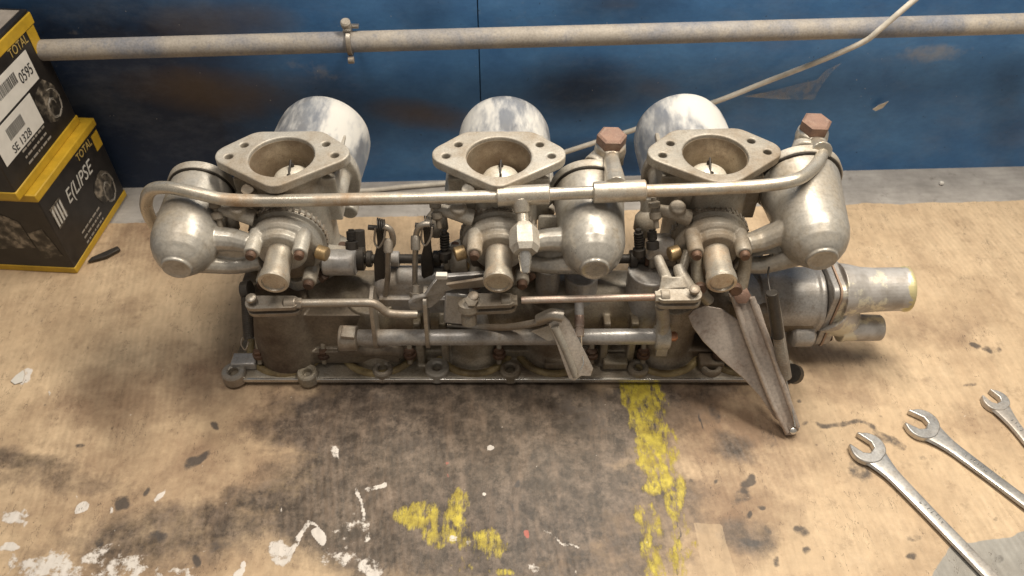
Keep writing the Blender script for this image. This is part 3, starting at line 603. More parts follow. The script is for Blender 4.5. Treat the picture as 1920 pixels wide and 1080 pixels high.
# ================================================================== MANIFOLD
m = M()
YF = 45.5
xl, xr = A(428, 710, z=.9).x, A(1490, 710, z=.9).x
ol = [(xl, YF), (xr, YF), (xr, 56), (xl+1.2, 56), (xl, 49)]
m.prism((0, 0, .05), (1, 0, 0), (0, 1, 0), ol, .8)
ports = [-21.4, -12.6, -3.6, 4.0, 14.4, 21.6]
m.cyl((-20, 51, 5.4), (27.9, 51, 5.4), 2.9, seg=40)
for x in ports:
    m.lathe((x, 49.9, .5), (0, 0, 1), [(3.4, 0), (3.3, .6), (2.9, 1.4), (2.75, 5), (2.4, 7)], 36)
for x in (X1, X2, X3):
    m.lathe((x, 53.4, 4.5), (0, 0, 1), [(3.6, 0), (3.4, 2), (3.3, 3.8)], 36)
    m.box((x-2, 53.0, 5.6), (7, 4, 4.6))
for x in (-8.5, -6.2, 8.5, 11): m.box((x, 49.2, 3.6), (.7, 4.2, 6))
m.box((0, 51.5, 1.3), (xr-xl-4, 7.2, 1.2))
manifold = m.build('intake_manifold', OILB, root, remesh=.11, sm=5, label='oil-browned intake manifold casting')
# left end of the manifold, black with oil
m = M(); m.lathe((-20.9, 49.0, 1.0), (0, 0, 1), [(3.2, 0), (3.15, 1), (2.9, 4.2), (2.6, 7.4)], 40); m.box((-16.2, 49.4, 4.6), (8, 3.6, 5.2)); m.box((-15.5, 50, 2), (10, 6, 1.6))
m.build('end_port', OILY, manifold, remesh=.1, sm=6)
# clean grey centre castings seen between the carburettors
m = M(); m.cyl((-12.2, 50.4, 8.6), (-5.6, 50.4, 8.6), 1.5, bev=.3, seg=36); m.cyl((-10.2, 50.2, 9.4), (-6.0, 50.2, 9.4), 1.0, bev=.15); m.box((-8.5, 49.6, 6.6), (6.6, 2.4, 3.6)); m.cyl((-3.8, 49, 4), (-3.8, 49.6, 8.8), 2.5, 2.0); m.build('balance_pipe', GREYC, manifold, remesh=.09, sm=4)
m = M(); m.cyl((6.2, 49.8, 4), (6.2, 50.4, 9.5), 1.5); m.cyl((12.2, 49.6, 3), (12.2, 50, 10.5), 2.0); m.cyl((3.2, 50, 6), (3.2, 50.4, 10.5), 1.1); m.build('riser', GREYC, manifold, remesh=.09, sm=4)
for x in ports:
    m = M(); m.tube([(x+3.75*math.cos(a), 50.0+4.0*math.sin(a), .80) for a in [math.pi+math.pi*i/14 for i in range(15)]], .4, 10, 2); m.build('port_ridge', OCHRE, manifold, angle=60)
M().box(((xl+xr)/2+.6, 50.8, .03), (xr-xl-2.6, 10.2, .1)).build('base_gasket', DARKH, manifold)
for x in (-23.5, -17.5, -9.5, -1.2, 7.4, 12.2, 19.3):
    m = M(); o = Vector((x, 47.3, 1.9)); m.cyl(o, o+Vector((0, 0, .5)), .62, bev=.08); hexa(m, o+Vector((0, 0, .5)), (0, 0, 1), .5, .42); m.build('bolt', RUSTD, manifold, angle=25)
    m = M(); m.prism((x-.25, 46.6, 1.4), (0, 1, 0), (0, 0, 1), [(0, 0), (3.4, 0), (3.4, 4.6), (2.4, 4.6)], .5); m.build('rib', OILB, manifold, bevel=.12)
# machined front lip and bolt bosses
m = M(); m.box(((xl+xr)/2+.4, YF-.02, .62), (xr-xl-1.4, .28, .42)); m.build('front_lip', BRIGHT, manifold, bevel=.06)
for i, (u, v) in enumerate(((439, 700), (577, 702), (718, 694), (820, 692), (957, 695), (1196, 692), (1333, 690), (1470, 690))):
    c = A(u, v, z=1.0); big = 1.15 if i in (0, 3) else 1
    mt = BOWL if i == 3 else STEEL if i in (0, 2) else CASTB if i in (5, 6) else OILB
    m = M(); m.lathe((c.x, c.y, .3), (0, 0, 1), [(1.0*big, 0), (.97*big, .95), (.86*big, 1.12), (.62, 1.14), (.46, 1.0), (.42, .3)], 28); m.build('bolt_boss', mt, manifold, angle=30)
    m = M(); m.cyl((c.x, c.y, .3), (c.x, c.y, .7), .43); m.build('bolt_hole', DARKH, manifold)
for x in (4.2, 9.6, 18.6, -25):        # raised pads behind the bosses
    m = M(); m.box((x, YF+1.6, 1.35), (2.3, 1.4, .9)); m.build('pad', GREYC if x in (-25,) else OILB, manifold, bevel=.15)
# dark blot of the lower left bracket and its bush
m = M(); a_ = A(752, 690, z=1.6); m.tube([A(640, 640, 47.6), A(680, 652, 47.6), A(735, 654, 47.6), A(752, 662, 47.6)], [1.0, .6], 12); m.build('bracket', OILY, manifold)

# ---- water outlet on the right
m = M(); m.lathe((22.5, 51, 5.8), (1, 0, 0), [(2.7, 0), (2.95, .8), (2.95, 5.0), (3.1, 5.3), (3.1, 5.7)], 48); m.cyl((25.8, 48.6, 3.5), (28, 48.6, 3.5), 1.2, bev=.3); m.lathe((20.4, 50.6, 5), (1, .2, .1), [(3.4, 0), (3.5, .8), (3.0, 2.5)], 40)
outlet = m.build('water_gallery', GREYC, root, remesh=.08, sm=4)
fo = hull_round([(-1.3, -3.0, .9), (1.3, -3.0, .9), (1.6, 2.7, .9), (-1.3, 2.7, .9)], 6)
m = M(); m.prism((28.25, 50.3, 5.9), (0, 1, 0), (0, 0, 1), fo, .55); m.build('outlet_flange', GREYC, outlet, bevel=.08)
m = M(); m.prism((28.82, 50.3, 5.9), (0, 1, 0), (0, 0, 1), [(x*1.03, y*1.03) for x, y in fo], .16); m.build('paper_gasket', flat('gasket_card', (.42, .29, .21), .7), outlet)
m = M(); m.prism((29.0, 50.3, 5.9), (0, 1, 0), (0, 0, 1), fo, .6); 
m.lathe((29.5, 50.2, 7.7), (1, 0, .03), [(2.5, 0), (2.4, .8), (2.1, 2.0), (2.0, 3.2), (1.98, 5.6), (2.08, 5.9), (2.05, 6.2), (1.75, 6.2), (1.7, 5.6), (1.3, 4)], 40)
m.tube([(29.4, 49.8, 5.6), (30.6, 49.5, 4.6), (31.4, 49.2, 4.0)], [2.4, 1.3], 20)
m.lathe((30.4, 49.1, 3.9), (1, 0, -.02), [(1.4, 0), (1.3, .8), (1.22, 3.8), (1.1, 3.95), (.85, 3.95), (.8, 3)], 30)
m.build('water_outlet', OUTLET, outlet, remesh=.07, sm=3)
for y_, z_ in ((51.9, 8.7), (49, 2.7)):
    m = M(); hexa(m, (29.6, y_, z_), (1, 0, 0), .5, .45); m.build('bolt', RUSTD, outlet)

# ================================================================== LINKAGE
# main cross shaft
zs = 6.1
sh = M().cyl(A(640, 633, 46), A(1246, 631, 46), .72, seg=28, bev=.04).build('cross_shaft', GREYC, root, angle=30)
m = M(); a = A(636, 634, 46); m.lathe(a, (1, 0, 0), [(.9, 0), (1.15, .1), (1.15, .8), (1.1, 1.6), (.9, 1.7)], 30); m.box(a+Vector((1.0, -.2, 1.0)), (1.2, 1.3, .35), (0, .15, 0)); m.build('end_collar', STEEL, sh, bevel=.06)
for u0 in (706, 803):
    p0 = A(u0, 633, 46)
    m = M(); m.prism(p0+Vector((-.18, 0, 0)), (0, 1, 0), (0, 0, 1), hull_round([(0, 0, .95), (1.5, 4.2, .6), (.6, 4.0, .6)], 8), .36); m.build('shaft_lever', STEEL, sh, bevel=.05)
m = M(); m.lathe(A(1242, 631, 46), (1, 0, 0), [(.45, 0), (.45, 1.1), (.3, 1.3)], 20); m.build('copper_end', metal('copper', (.52, .26, .15), (.42, .2, .12), (.5, .3, .2), .3, .7, (.3, .5)), sh)
# clamp lever at the right end, up to the right clevis
m = M(); c = A(1242, 632, 46)
m.lathe(c+Vector((-.7, 0, 0)), (1, 0, 0), [(.95, 0), (1.1, .15), (1.1, 1.2), (.95, 1.35)], 28); m.tube([c+Vector((-.2, 0, .5)), c+Vector((-.25, -.1, 2.4)), A(1240, 572, 45.3)], [.62, .55], 14, 4); m.box(c+Vector((0, -.6, -1.1)), (1.0, .5, 1.2))
m.build('clamp_lever', CAST, sh, remesh=.06, sm=2)
def clevis(a, b, wdt, name, material, par):
    """forked rod end from pin end a to rod end b"""
    a = Vector(a); b = Vector(b); ax = (b-a).normalized(); L0 = (b-a).length; sd = Vector((0, -.12, 1)); sd = (sd-ax*sd.dot(ax)).normalized(); nn = ax.cross(sd)
    m = M()
    for s_ in (-1, 1):
        c = a+sd*s_*wdt*.42
        m.prism(c-sd*.12, ax, nn, [(x, y) for x, y in hull_round([(0, 0, wdt*.72), (L0*.9, 0, wdt*.66)], 8)], .42)
    m.cyl(a+ax*L0*.72, b, wdt*.62, bev=.08, seg=12); m.cyl(b-ax*.05, b+ax*.45, wdt*.52, seg=6)
    o = m.build(name, material, par, bevel=.03)
    q = M(); q.cyl(a-sd*wdt*1.0, a+sd*wdt*.85, .26, seg=14, bev=.05); q.lathe(a+sd*wdt*.75, sd, [(.45, 0), (.45, .2), (.3, .3)], 14); q.build('clevis_pin', STEEL, par)
    return o
# left rod
pA = A(476, 570, 45.4); pB = A(556, 569, 45.4)
lr = M().tube([A(556, 569, 45.4), A(640, 568, 45.4), A(692, 568, 45.4), A(708, 573, 45.4), A(724, 585, 45.4), A(742, 589, 45.4), A(782, 590, 45.6)], .36, 16, 6).build('link_rod', STEEL, root, angle=60)
clevis(pA, pB, .95, 'clevis', STEEL, lr)
# centre rod
cr = M().tube([A(978, 563, 45.4), A(1100, 560, 45.2), A(1228, 557, 45)], .3, 16, 2).build('link_rod', ROD, root, angle=60, label='rusty red link rod')
clevis(A(890, 566, 45.5), A(960, 564, 45.4), .95, 'clevis', CASTB, cr)
clevis(A(1300, 554, 45), A(1238, 556, 45), .95, 'clevis', CAST, cr)
m = M(); c = A(879, 578, 45.5); m.lathe(c+Vector((0, 0, 1.0)), (0, -.25, -1), [(.5, 0), (.85, .3), (.9, .9), (.55, 1.3), (.65, 1.5), (.65, 2.3), (.45, 2.4)], 20); m.lathe(c+Vector((.3, -.3, 1.2)), (0, -.5, 1), [(.55, 0), (.55, .3), (.2, .45)], 6); m.build('ball_joint', CASTB, cr)
m = M(); m.tube([A(1255, 535, 46.2), A(1240, 500, 47.5), A(1233, 482, 48.4)], [.5, .4]); m.tube([A(1296, 548, 45.6), A(1280, 520, 46.6), A(1272, 500, 47.6)], [.62, .5]); m.plate([A(1235, 545, 45.6), A(1285, 540, 45.6), A(1275, 520, 46.4), A(1240, 518, 46.4)], .5); m.build('arm', CAST, cr, remesh=.07, sm=3)

# throttle spindle between the carburettors
spn = M().cyl((-15.5, 51, 10.9), (20, 51, 10.9), .42, seg=20).build('throttle_spindle', DARK, root)
for u0, rr, wd, mt in ((676, 1.05, .9, DARK), (694, .75, .5, DARK), (742, .7, .8, GREYC), (820, .75, .7, DARK), (862, 1.25, 1.5, CAST), (884, .9, .8, BRASS), (1186, .8, .7, DARK), (1212, .7, .5, RUSTD)):
    c = A(u0, 494, 51); m = M(); m.cyl((c.x-wd/2, 51, 10.9), (c.x+wd/2, 51, 10.9), rr, bev=.08, seg=24); m.build('spindle_collar', mt, spn, angle=30)
# cylindrical grey boss beside carburettor one and its twin beside three
for u0, u1, v0, y0 in ((606, 668, 492, 50.2), (1212, 1262, 462, 50.8)):
    a = A(u0, v0, y0); b = A(u1, v0, y0); m = M(); m.cyl(a, b, 1.15, bev=.15, seg=32); m.build('spindle_boss', GREYC, spn, angle=30)
# dark levers with hairpin springs and chromed drop links
for (u0, vt, vb, hook, lnk) in ((712, 428, 545, -1, [(720, 424), (733, 432), (737, 455), (728, 475), (727, 520), (722, 556)]), (800, 424, 545, 1, [(806, 420), (790, 422), (781, 437), (779, 470), (778, 510), (778, 540)])):
    m = M(); m.plate([A(u0-7, vt, 49.6), A(u0+6, vt, 49.6), A(u0+9, 465, 49.9), A(u0+14, 500, 50), A(u0+4, vb, 49.6), A(u0-8, vb, 49.6), A(u0-11, 485, 50), A(u0-4, 455, 49.8)], .5)
    lv = m.build('throttle_lever', DARK, spn, bevel=.08)
    m = M(); pts = [A(a, b, 48.9) for a, b in lnk]; m.tube(pts, [.26, .24], 14, 6); m.lathe(A(lnk[3][0], lnk[3][1]-28, 48.9), Vector((0, -.7, -.7)), [(.36, 0), (.4, .2), (.4, 1.0), (.34, 1.2)], 14); m.build('drop_link', STEEL, lv, angle=60)
    m = M()
    for k in range(4): 
        cc = A(u0-4+k*4, vt-6+k, 49.4); m.lathe(cc, (1, .1, 0), [(.28, 0), (.62, .0), (.62, .1), (.28, .1)], 18, close=True)
    m.cyl(A(u0-22, vt-2, 49.4), A(u0+14, vt+1, 49.4), .22); m.build('pivot_spring', DARK, lv)
    m = M(); m.tube([A(u0-8, vt, 49), A(u0-10, vt+25, 48.8), A(u0-2, vt+36, 48.6), A(u0+8, vt+20, 48.6), A(u0+10, vt+2, 48.8)], .09, 8); m.build('spring_wire', STEEL, lv)
m = M(); c = A(780, 548, 47.8); m.lathe(c, (0, -.5, -.86), [(.3, -.6), (.4, 0)], 12); hexa(m, c, (0, -.5, -.86), .58, .5); m.build('hex_nut', STEEL, spn)
# zig-zag lever plate, middle
zz = [(766, 566), (776, 556), (796, 552), (812, 530), (822, 516), (934, 508), (948, 514), (946, 532), (846, 536), (828, 556), (808, 572), (784, 580), (768, 577)]
yv = lambda u, v: 46.6+(.7 if u > 815 else 0)
m = M(); m.plate([A(u, v, yv(u, v)) for u, v in zz], .42); zp = m.build('lever_plate', GREYC, spn, bevel=.08)
m = M(); m.plate([A(u, v, 46.5) for u, v in [(836, 532), (934, 517), (952, 522), (948, 533), (850, 541)]], .3); m.build('lever_rib', STEEL, zp, bevel=.05)
m = M(); m.box(A(828, 517, 46.9), (.95, .5, .45)); m.build('pale_tab', flat('white_tab', (.7, .66, .6), .5), zp, bevel=.06)
m = M(); m.plate([A(835, 540, 47.2), A(880, 545, 47.2), A(878, 600, 47.0), A(832, 596, 47.0)], 1.4); m.build('casting_block', GREYC, manifold, bevel=.2)
# vertical adjusters: spring-loaded stop screws
for (u, v, h) in ((833, 432, 60), (897, 470, 0), (1197, 430, 55), (658, 430, 30), (1019, 428, 30), (1222, 430, 30)):
    a = A(u, v, 50.2); b = A(u+2, v+max(h, 34), 49.4); ax = b-a; m = M(); m.cyl(a, b, .24)
    for k in range(6): m.lathe(a+ax*(.1+.08*k), ax, [(.2, 0), (.42, .02), (.42, .1), (.2, .12)], 14, close=True)
    m.lathe(a+ax*.62, ax, [(.3, 0), (.55, .1), (.55, .7), (.3, .8)], 16); m.build('stop_screw', DARK if u != 897 else RUSTD, spn)
# brown boss between nozzle and bowl two
m = M(); m.prism(A(1034, 440, 52), (1, 0, 0), (0, .3, 1), hull_round([(-.9, -.9, .3), (.9, -.9, .3), (.9, 1.6, .3), (-.9, 1.6, .3)]), .5, [circ(0, .1, .55, 20)]); m.build('lug', CAST, c2, bevel=.05)
for u0, v0, y0 in ((672, 432, 52.8), (1212, 436, 52.8)):
    m = M(); a = A(u0, v0, y0); m.cyl(a, a+Vector((0, -1.4, -2.6)), .55); m.build('stud', DARK, spn)

# middle operating lever (bright channel) and its cable
m = M(); y0, y1 = 45.0, 43.2
pa = [A(1028, 606, y0), A(1056, 590, y0+.2), A(1068, 602, y0+.2), A(1112, 690, y1), A(1108, 704, y1), A(1090, 704, y1), A(1076, 714, y1-.2), A(1066, 708, y1-.2), A(1042, 640, 44.4)]
m.plate(pa, .22)
ml = m.build('operating_lever', metal('dusty_white_metal', (.68, .63, .57), (.58, .53, .47), (.34, .25, .2), .35, .4, (.35, .55), scale=30), root, bevel=.06)
m = M(); m.tube([A(1040, 612, 44.7), A(1058, 650, 43.9), A(1080, 706, 42.8)], [.38, .3], 10, 3); m.build('channel_edge', CAST, ml)
m = M(); m.plate([A(996, 620, 45.2), A(1032, 608, 45), A(1040, 636, 44.6), A(1028, 638, 44.6)], .22); m.build('side_ear', CAST, ml)
m = M(); m.tube([A(840, 610, 47.2), A(940, 614, 46.2), A(1000, 606, 45.4), A(1028, 598, 45)], [.3, .34], 12, 6); m.tube([A(1010, 600, 45.3), A(1035, 590, 45.1), A(1055, 592, 45)], [.5, .6], 12, 3); m.build('lever_shank', STEEL, ml, angle=60)
m = M(); m.lathe(A(1034, 600, 45.6), (0, -.3, .9), [(.5, -.6), (.62, 0), (.55, .3)], 6); m.build('pivot_nut', STEEL, ml)
m = M(); a = A(1086, 590, 46); b = A(1087, 632, 44.6); ax = b-a; m.lathe(a, ax, [(.38, 0), (.42, .1), (.42, 1.0), (.36, 1.05), (.36, 1.15), (.42, 1.2), (.4, ax.length-.1), (.3, ax.length)], 18)
cn = m.build('cable_nipple', ROD, root); 
m = M(); m.tube([A(1086, 560, 47), A(1086, 590, 46)], .4); m.build('cable_sleeve', GREYC, cn)
m = M(); m.tube([A(1090, 628, 44.5), A(1091, 660, 43.9), A(1094, 680, 43.2), A(1088, 694, 42.8)], .07, 8); m.build('cable_wire', BRIGHT, cn)

# right-hand pair of stamped levers, spring and wire
P = lambda u, v: A(u, v, z=None, y=None)
def along(u, v):     # the pair hangs forward and down: depth follows height in the picture
    t = (v-540)/270; return A(u, v, y=47.2-7.0*t)
m = M(); m.plate([along(*p) for p in ((1290, 592), (1300, 580), (1320, 572), (1352, 578), (1384, 600), (1410, 640), (1442, 720), (1464, 792), (1452, 784), (1424, 742), (1392, 708), (1352, 674), (1318, 640), (1298, 612))], .25)
tl = m.build('stamped_lever', LEVER, root, bevel=.06)
m = M(); L1 = [along(*p) for p in ((1362, 548), (1392, 540), (1420, 570), (1446, 650), (1466, 715), (1492, 790), (1494, 802), (1482, 812), (1468, 812), (1444, 745), (1410, 660), (1384, 600))]
m.plate([p+Vector((0, -.4, .3)) for p in L1], .28); lv2 = m.build('operating_lever', LEVER, root, bevel=.08, label='long rust-stained hanging lever')
for pts in ([(1370, 552), (1400, 640), (1440, 745), (1470, 806)], [(1404, 556), (1436, 640), (1462, 715), (1490, 796)]):
    m = M(); m.tube([along(*p)+Vector((0, -.6, .5)) for p in pts], [.3, .22], 10, 6); m.build('channel_edge', LEVER, lv2)
m = M(); m.lathe(along(1384, 556)+Vector((0, -.4, .6)), (0, -.7, .6), [(.75, 0), (.75, .5), (.55, .6)], 6); m.build('pivot_bolt', RUST, lv2)
m = M(); m.lathe(along(1481, 803)+Vector((0, -.5, .4)), (0, -.7, .6), [(.3, 0), (.3, .25), (.15, .35)], 14); m.build('rivet', BRIGHT, lv2)
m = M(); m.tube([A(1310, 462, 48.6), A(1306, 500, 47.6), A(1312, 540, 46.4), A(1330, 566, 46)], .5, 12, 4); m.tube([A(1398, 470, 48.4), A(1396, 505, 47.6), A(1388, 545, 46.6)], .55, 12, 4); m.tube([A(1276, 520, 46.8), A(1290, 470, 48.6)], .4, 12); m.build('hanger_plate', OILB, lv2, remesh=.07, sm=3)
m = M(); m.lathe(A(1296, 452, 49.8), (-.1, -1, .1), [(.45, 0), (1.15, 0), (1.15, .35), (.45, .35)], 32, close=True); m.build('slotted_disc', CASTB, lv2, angle=30)
screw(A(1312, 538, 45.8), (0, -1, .3), .5, .5, lv2); screw(A(1378, 540, 45.6), (0, -1, .2), .55, .5, lv2)
def coil(a, b, r, wr, turns, name, material, par):
    a = Vector(a); b = Vector(b); ax = (b-a); L0 = ax.length; ax.normalize(); e = ax.orthogonal().normalized(); g = ax.cross(e); n = turns*10
    pts = [a+ax*L0*i/n+(e*math.cos(2*math.pi*i/10)+g*math.sin(2*math.pi*i/10))*r for i in range(n+1)]
    return M().tube(pts, wr, 6, 0).build(name, material, par, angle=80)
sp = coil(A(1447, 552, 44.6), A(1473, 706, 42.6), .42, .125, 44, 'return_spring', STEEL, root)
M().cyl(A(1447, 548, 44.6), A(1459, 632, 43.5), .5, seg=16, bev=.05).build('rubber_sleeve', DARK, sp)
M().tube([A(1472, 704, 42.6), A(1480, 740, 41.6), A(1488, 780, 40.3), A(1491, 800, 39.6)], .07, 8, 4).build('spring_wire', BRIGHT, sp)
M().tube([A(1442, 500, 46.5), A(1440, 520, 46), A(1445, 550, 44.7)], .09, 8, 4).build('spring_wire', DARK, sp)
s2 = coil(A(462, 556, 46.8), A(466, 632, 44.9), .36, .13, 22, 'return_spring', DARK, root); s2['label'] = 'black return spring at the left end'
M().cyl(A(463, 556, 46.7), A(466, 628, 45), .36, seg=14).build('rubber_sleeve', DARK, s2)
M().tube([A(455, 632, 45), A(452, 645, 44.6), A(460, 656, 44.4), A(466, 640, 44.8)], .06, 6, 4).build('spring_wire', STEEL, s2)
M().cyl(A(456, 545, 47.4), A(470, 543, 47.4), .8, seg=20).build('spring_anchor', DARK, s2)
M().cyl(A(1484, 700, 44.5), A(1490, 702, 44.7), .9, seg=18).build('rubber_bush', DARK, sp)

# ================================================================== WALL FITTINGS
pv = lambda u: 86-(u-400)*.0315-((u-400)*.0)  # centre line of the pipe in the photograph
p0 = onwall(-60, 98, 3.0); p1 = onwall(2000, 42, 3.0)
wp = M().cyl(p0, p1, 1.02, seg=40).build('wall_pipe', PIPEM, angle=60)
tag(wp, 'long dusty grey conduit pipe running level along the blue wall', 'pipe')
cc = onwall(656, 78, 3.0)
m = M(); m.lathe(cc+Vector((-.22, -.0, 0)), wdir, [(1.04, 0), (1.4, .0), (1.4, .45), (1.04, .45)], 36, close=True)
m.box(cc+Vector((0, -.1, 1.45)), (.8, 1.1, .3)); m.box(cc+Vector((.35, .3, 1.5)), (1.4, .5, .3)); m.tube([cc+Vector((0, 1, -1)), cc+Vector((0, 2.9, -1.6))], .3, 8, 0)
m.lathe(cc+Vector((0, -1.2, -1.35)), wdir, [(.35, -.2), (.35, .4)], 14)
cl = m.build('pipe_clip', STEEL, wp, bevel=.05)
M().lathe(cc+Vector((-.1, .1, 1.5)), (0, -.5, 1), [(.45, 0), (.5, .3), (.5, .8), (.35, .95)], 16).build('clip_bolt', CAST, cl)
cable_pts = [onwall(1745, -25, 4.6), onwall(1700, 12, 4.8), onwall(1650, 55, 4.7), onwall(1620, 78, 4.2), onwall(1560, 105, 3), onwall(1500, 129, 1.8), onwall(1430, 156, 1), onwall(1360, 184, 1), onwall(1270, 216, 1), onwall(1190, 243, 1), onwall(1060, 285, 1), onwall(1000, 303, 1), onwall(920, 328, 1), A(840, 343, z=.1), A(760, 350, z=.05), A(690, 357, z=.05), A(600, 360, z=.05), A(470, 356, z=.05), A(380, 352, z=.05)]
tag(M().tube(cable_pts, .29, 12, 8).build('cable', CABLE, angle=60), 'thin cream cable climbing the blue wall behind the carburettors and crossing the pipe', 'cable')
mt, N, L, B = mat('old_clear_tape'); B.inputs['Base Color'].default_value = (.45, .42, .38, 1); B.inputs['Roughness'].default_value = .4
n_ = noise(N, L, 60, 6, .7); L.new(ramp(N, L, n_, [(.35, .04), (.7, .42)]), B.inputs['Alpha'])
m = M(); m.plate([onwall(u, v, .25) for u, v in ((1395, 181), (1440, 172), (1495, 158), (1532, 150), (1548, 132), (1578, 118), (1560, 135), (1540, 160), (1526, 187), (1460, 186))], .03)
tag(m.build('tape_scrap', mt), 'torn scrap of dusty clear tape stuck on the blue wall right of the third dome', 'tape')
m = M(); m.plate([onwall(1636, 205, .4), onwall(1648, 197, .6), onwall(1666, 190, .7), onwall(1655, 202, .6), onwall(1642, 208, .4)], .06)
tag(m.build('glue_shred', CABLE), 'small curled cream shred of glue on the blue wall above the right-hand float bowl', 'shred')

# ================================================================== BOXES
def boxset():
    n0 = A(145, 512, z=0); f0 = A(237, 366, z=0); l0 = A(0, 521, z=0)
    ex = (f0-n0); ex.z = 0; Wd = ex.length; ex.normalize()
    ey = Vector((-ex.y, ex.x, 0)); 
    if ey.dot(l0-n0) < 0: ey = -ey
    def up(p, v):          # height above p seen at row v
        d = (540-v)/FPX; # solve (p + h z) projects to v
        # c/d = k  with c = y*UP.y+(z-HC)*UP.z, dd = y*FW.y+(z-HC)*FW.z
        y = p.y; return HC + (d*y*FW.y - y*UP.y)/(UP.z - d*FW.z)
    h1 = up(n0, 366)
    return n0, ex, ey, Wd, h1
n0, ex, ey, Wd, h1 = boxset()
ez = Vector((0, 0, 1))
def carton(name, label, o, h, dep, wid, strips_bottom, strips_top, ex=ex, ey=ey):
    r = thing(name, label, 'box', o)
    m = M(); vs = [o+ex*a+ey*b+ez*c for a in (0, wid) for b in (0, dep) for c in (.02, h)]
    m.add(vs, [(0,1,3,2),(4,6,7,5),(0,4,5,1),(2,3,7,6),(0,2,6,4),(1,5,7,3)]); m.build('carton_body', BLACK, r, bevel=.12)
    def band(z0, z1, t, nm):
        mm = M(); vs = [o+ex*a+ey*b+ez*c for a in (-t, wid+t) for b in (-t, dep+t) for c in (z0, z1)]
        mm.add(vs, [(0,1,3,2),(4,6,7,5),(0,4,5,1),(2,3,7,6),(0,2,6,4),(1,5,7,3)]); return mm.build(nm, YEL, r, bevel=.1)
    for z0, z1, t in strips_bottom+strips_top: band(z0, z1, t, 'yellow_band')
    return r
lid_gap = .0
dep = 26
bx1 = carton('battery_carton', 'lower black and yellow carton standing on the board sheet at the left', n0, h1, dep, Wd, [(.0, .8, .07)], [(h1-.85, h1+.02, .13)])
o2 = n0+ex*(-.9)+ey*1.0+ez*(h1+.04)
_f2 = o2+ex*Wd; _y = _f2.y; _d = (540-16)/FPX; h2 = HC+(_d*_y*FW.y-_y*UP.y)/(UP.z-_d*FW.z)-_f2.z
bx2 = carton('battery_carton', 'upper black and yellow carton with two white barcode labels', o2, h2, dep, Wd, [(.0, .95, .10)], [(h2-1.5, h2-.35, .12)])
# the face that is seen is the plane spanned by ex and ez, outward normal -ey
def facept(o, s, t, off=.02): return o+ex*s+ez*t-ey*off
def text(s_, o, s, t, size, material, par, name='lettering', shear=0, ang=0, sx=1.0, off=.05):
    cu = bpy.data.curves.new(name, 'FONT'); cu.body = s_; cu.size = size; cu.shear = shear; cu.resolution_u = 3; cu.extrude = .012
    ob = bpy.data.objects.new(name, cu); COL.objects.link(ob); bpy.context.view_layer.update()
    me = bpy.data.meshes.new_from_object(ob); bpy.data.objects.remove(ob)
    ca, sa = math.cos(ang), math.sin(ang)
    for v in me.vertices:
        x, y = v.co.x*sx, v.co.y; x, y = x*ca-y*sa, x*sa+y*ca
        v.co = (facept(o, s+x, t+y, off+v.co.z))*K
    me.materials.append(material); ob = bpy.data.objects.new(name, me); COL.objects.link(ob)
    ob.parent = par; ob.matrix_parent_inverse = par.matrix_world.inverted(); return ob
def patch(o, s0, t0, s1, t1, material, par, name, off=.035, round_=0, n=0):
    if n: pts = [facept(o, (s0+s1)/2+(s1-s0)/2*math.cos(a)*(1+.12*math.sin(3*a)), (t0+t1)/2+(t1-t0)/2*math.sin(a)*(1+.1*math.cos(5*a)), off) for a in [2*math.pi*i/n for i in range(n)]]
    else: pts = [facept(o, s0, t0, off), facept(o, s1, t0, off), facept(o, s1, t1, off), facept(o, s0, t1, off)]
    return M().plate(pts, .03).build(name, material, par)
def boxprint(o, h, r, lower):
    W = Wd
    text('TOTAL', o, W*.60, h*.815, 1.25, INKO, r, sx=.0118*W*100/Wd*0+W*.27/3.35/1.25*1.0)
    text('E(LIPSE', o, W*.28, h*.60, 2.2, INKL, r, shear=.25, sx=W*.58/4.0/2.2)
    patch(o, W*.88, h*.70, W*.985, h*.88, YEL, r, 'yellow_tab')
    patch(o, W*.62, h*.18, W*.90, h*.52, PHOTO, r, 'part_picture', n=16)
    for k in range(3):
        mm = M(); s = W*.26; rr = random.Random(k+5*lower); x = 0
        while x < W*.30:
            l = .25+rr.random()*.6; mm.plate([facept(o, s+x, h*.24-k*.7, .05), facept(o, s+x+l, h*.24-k*.7, .05), facept(o, s+x+l, h*.24-k*.7+.2, .05), facept(o, s+x, h*.24-k*.7+.2, .05)], .02); x += l+.18
        mm.build('small_print', INKG, r)
boxprint(n0, h1, bx1, True); boxprint(o2, h2, bx2, False)
for k in range(9):
    a = k*.8
    mm = M(); mm.tube([facept(n0, Wd*.80+math.cos(t_+a)*(.5+.12*k), h1*.28+math.sin(t_+a)*(.8+.15*k), .06) for t_ in (0, .5, 1, 1.5)], .035, 5, 3); mm.build('picture_line', INKG, bx1)
    mm = M(); mm.tube([facept(o2, Wd*.80+math.cos(t_+a)*(.5+.12*k), h2*.30+math.sin(t_+a)*(.6+.14*k), .06) for t_ in (0, .5, 1, 1.5)], .035, 5, 3); mm.build('picture_line', INKG, bx2)
patch(n0, Wd*.06, h1*.52, Wd*.22, h1*.76, PHOTO, bx1, 'part_picture')
for k in range(4):
    mm = M(); mm.plate([facept(n0, Wd*(.065+.04*k), h1*.54, .06), facept(n0, Wd*(.085+.04*k), h1*.54, .06), facept(n0, Wd*(.09+.04*k), h1*.74, .06), facept(n0, Wd*(.07+.04*k), h1*.72, .06)], .02); mm.build('badge_stripe', INKL, bx1)
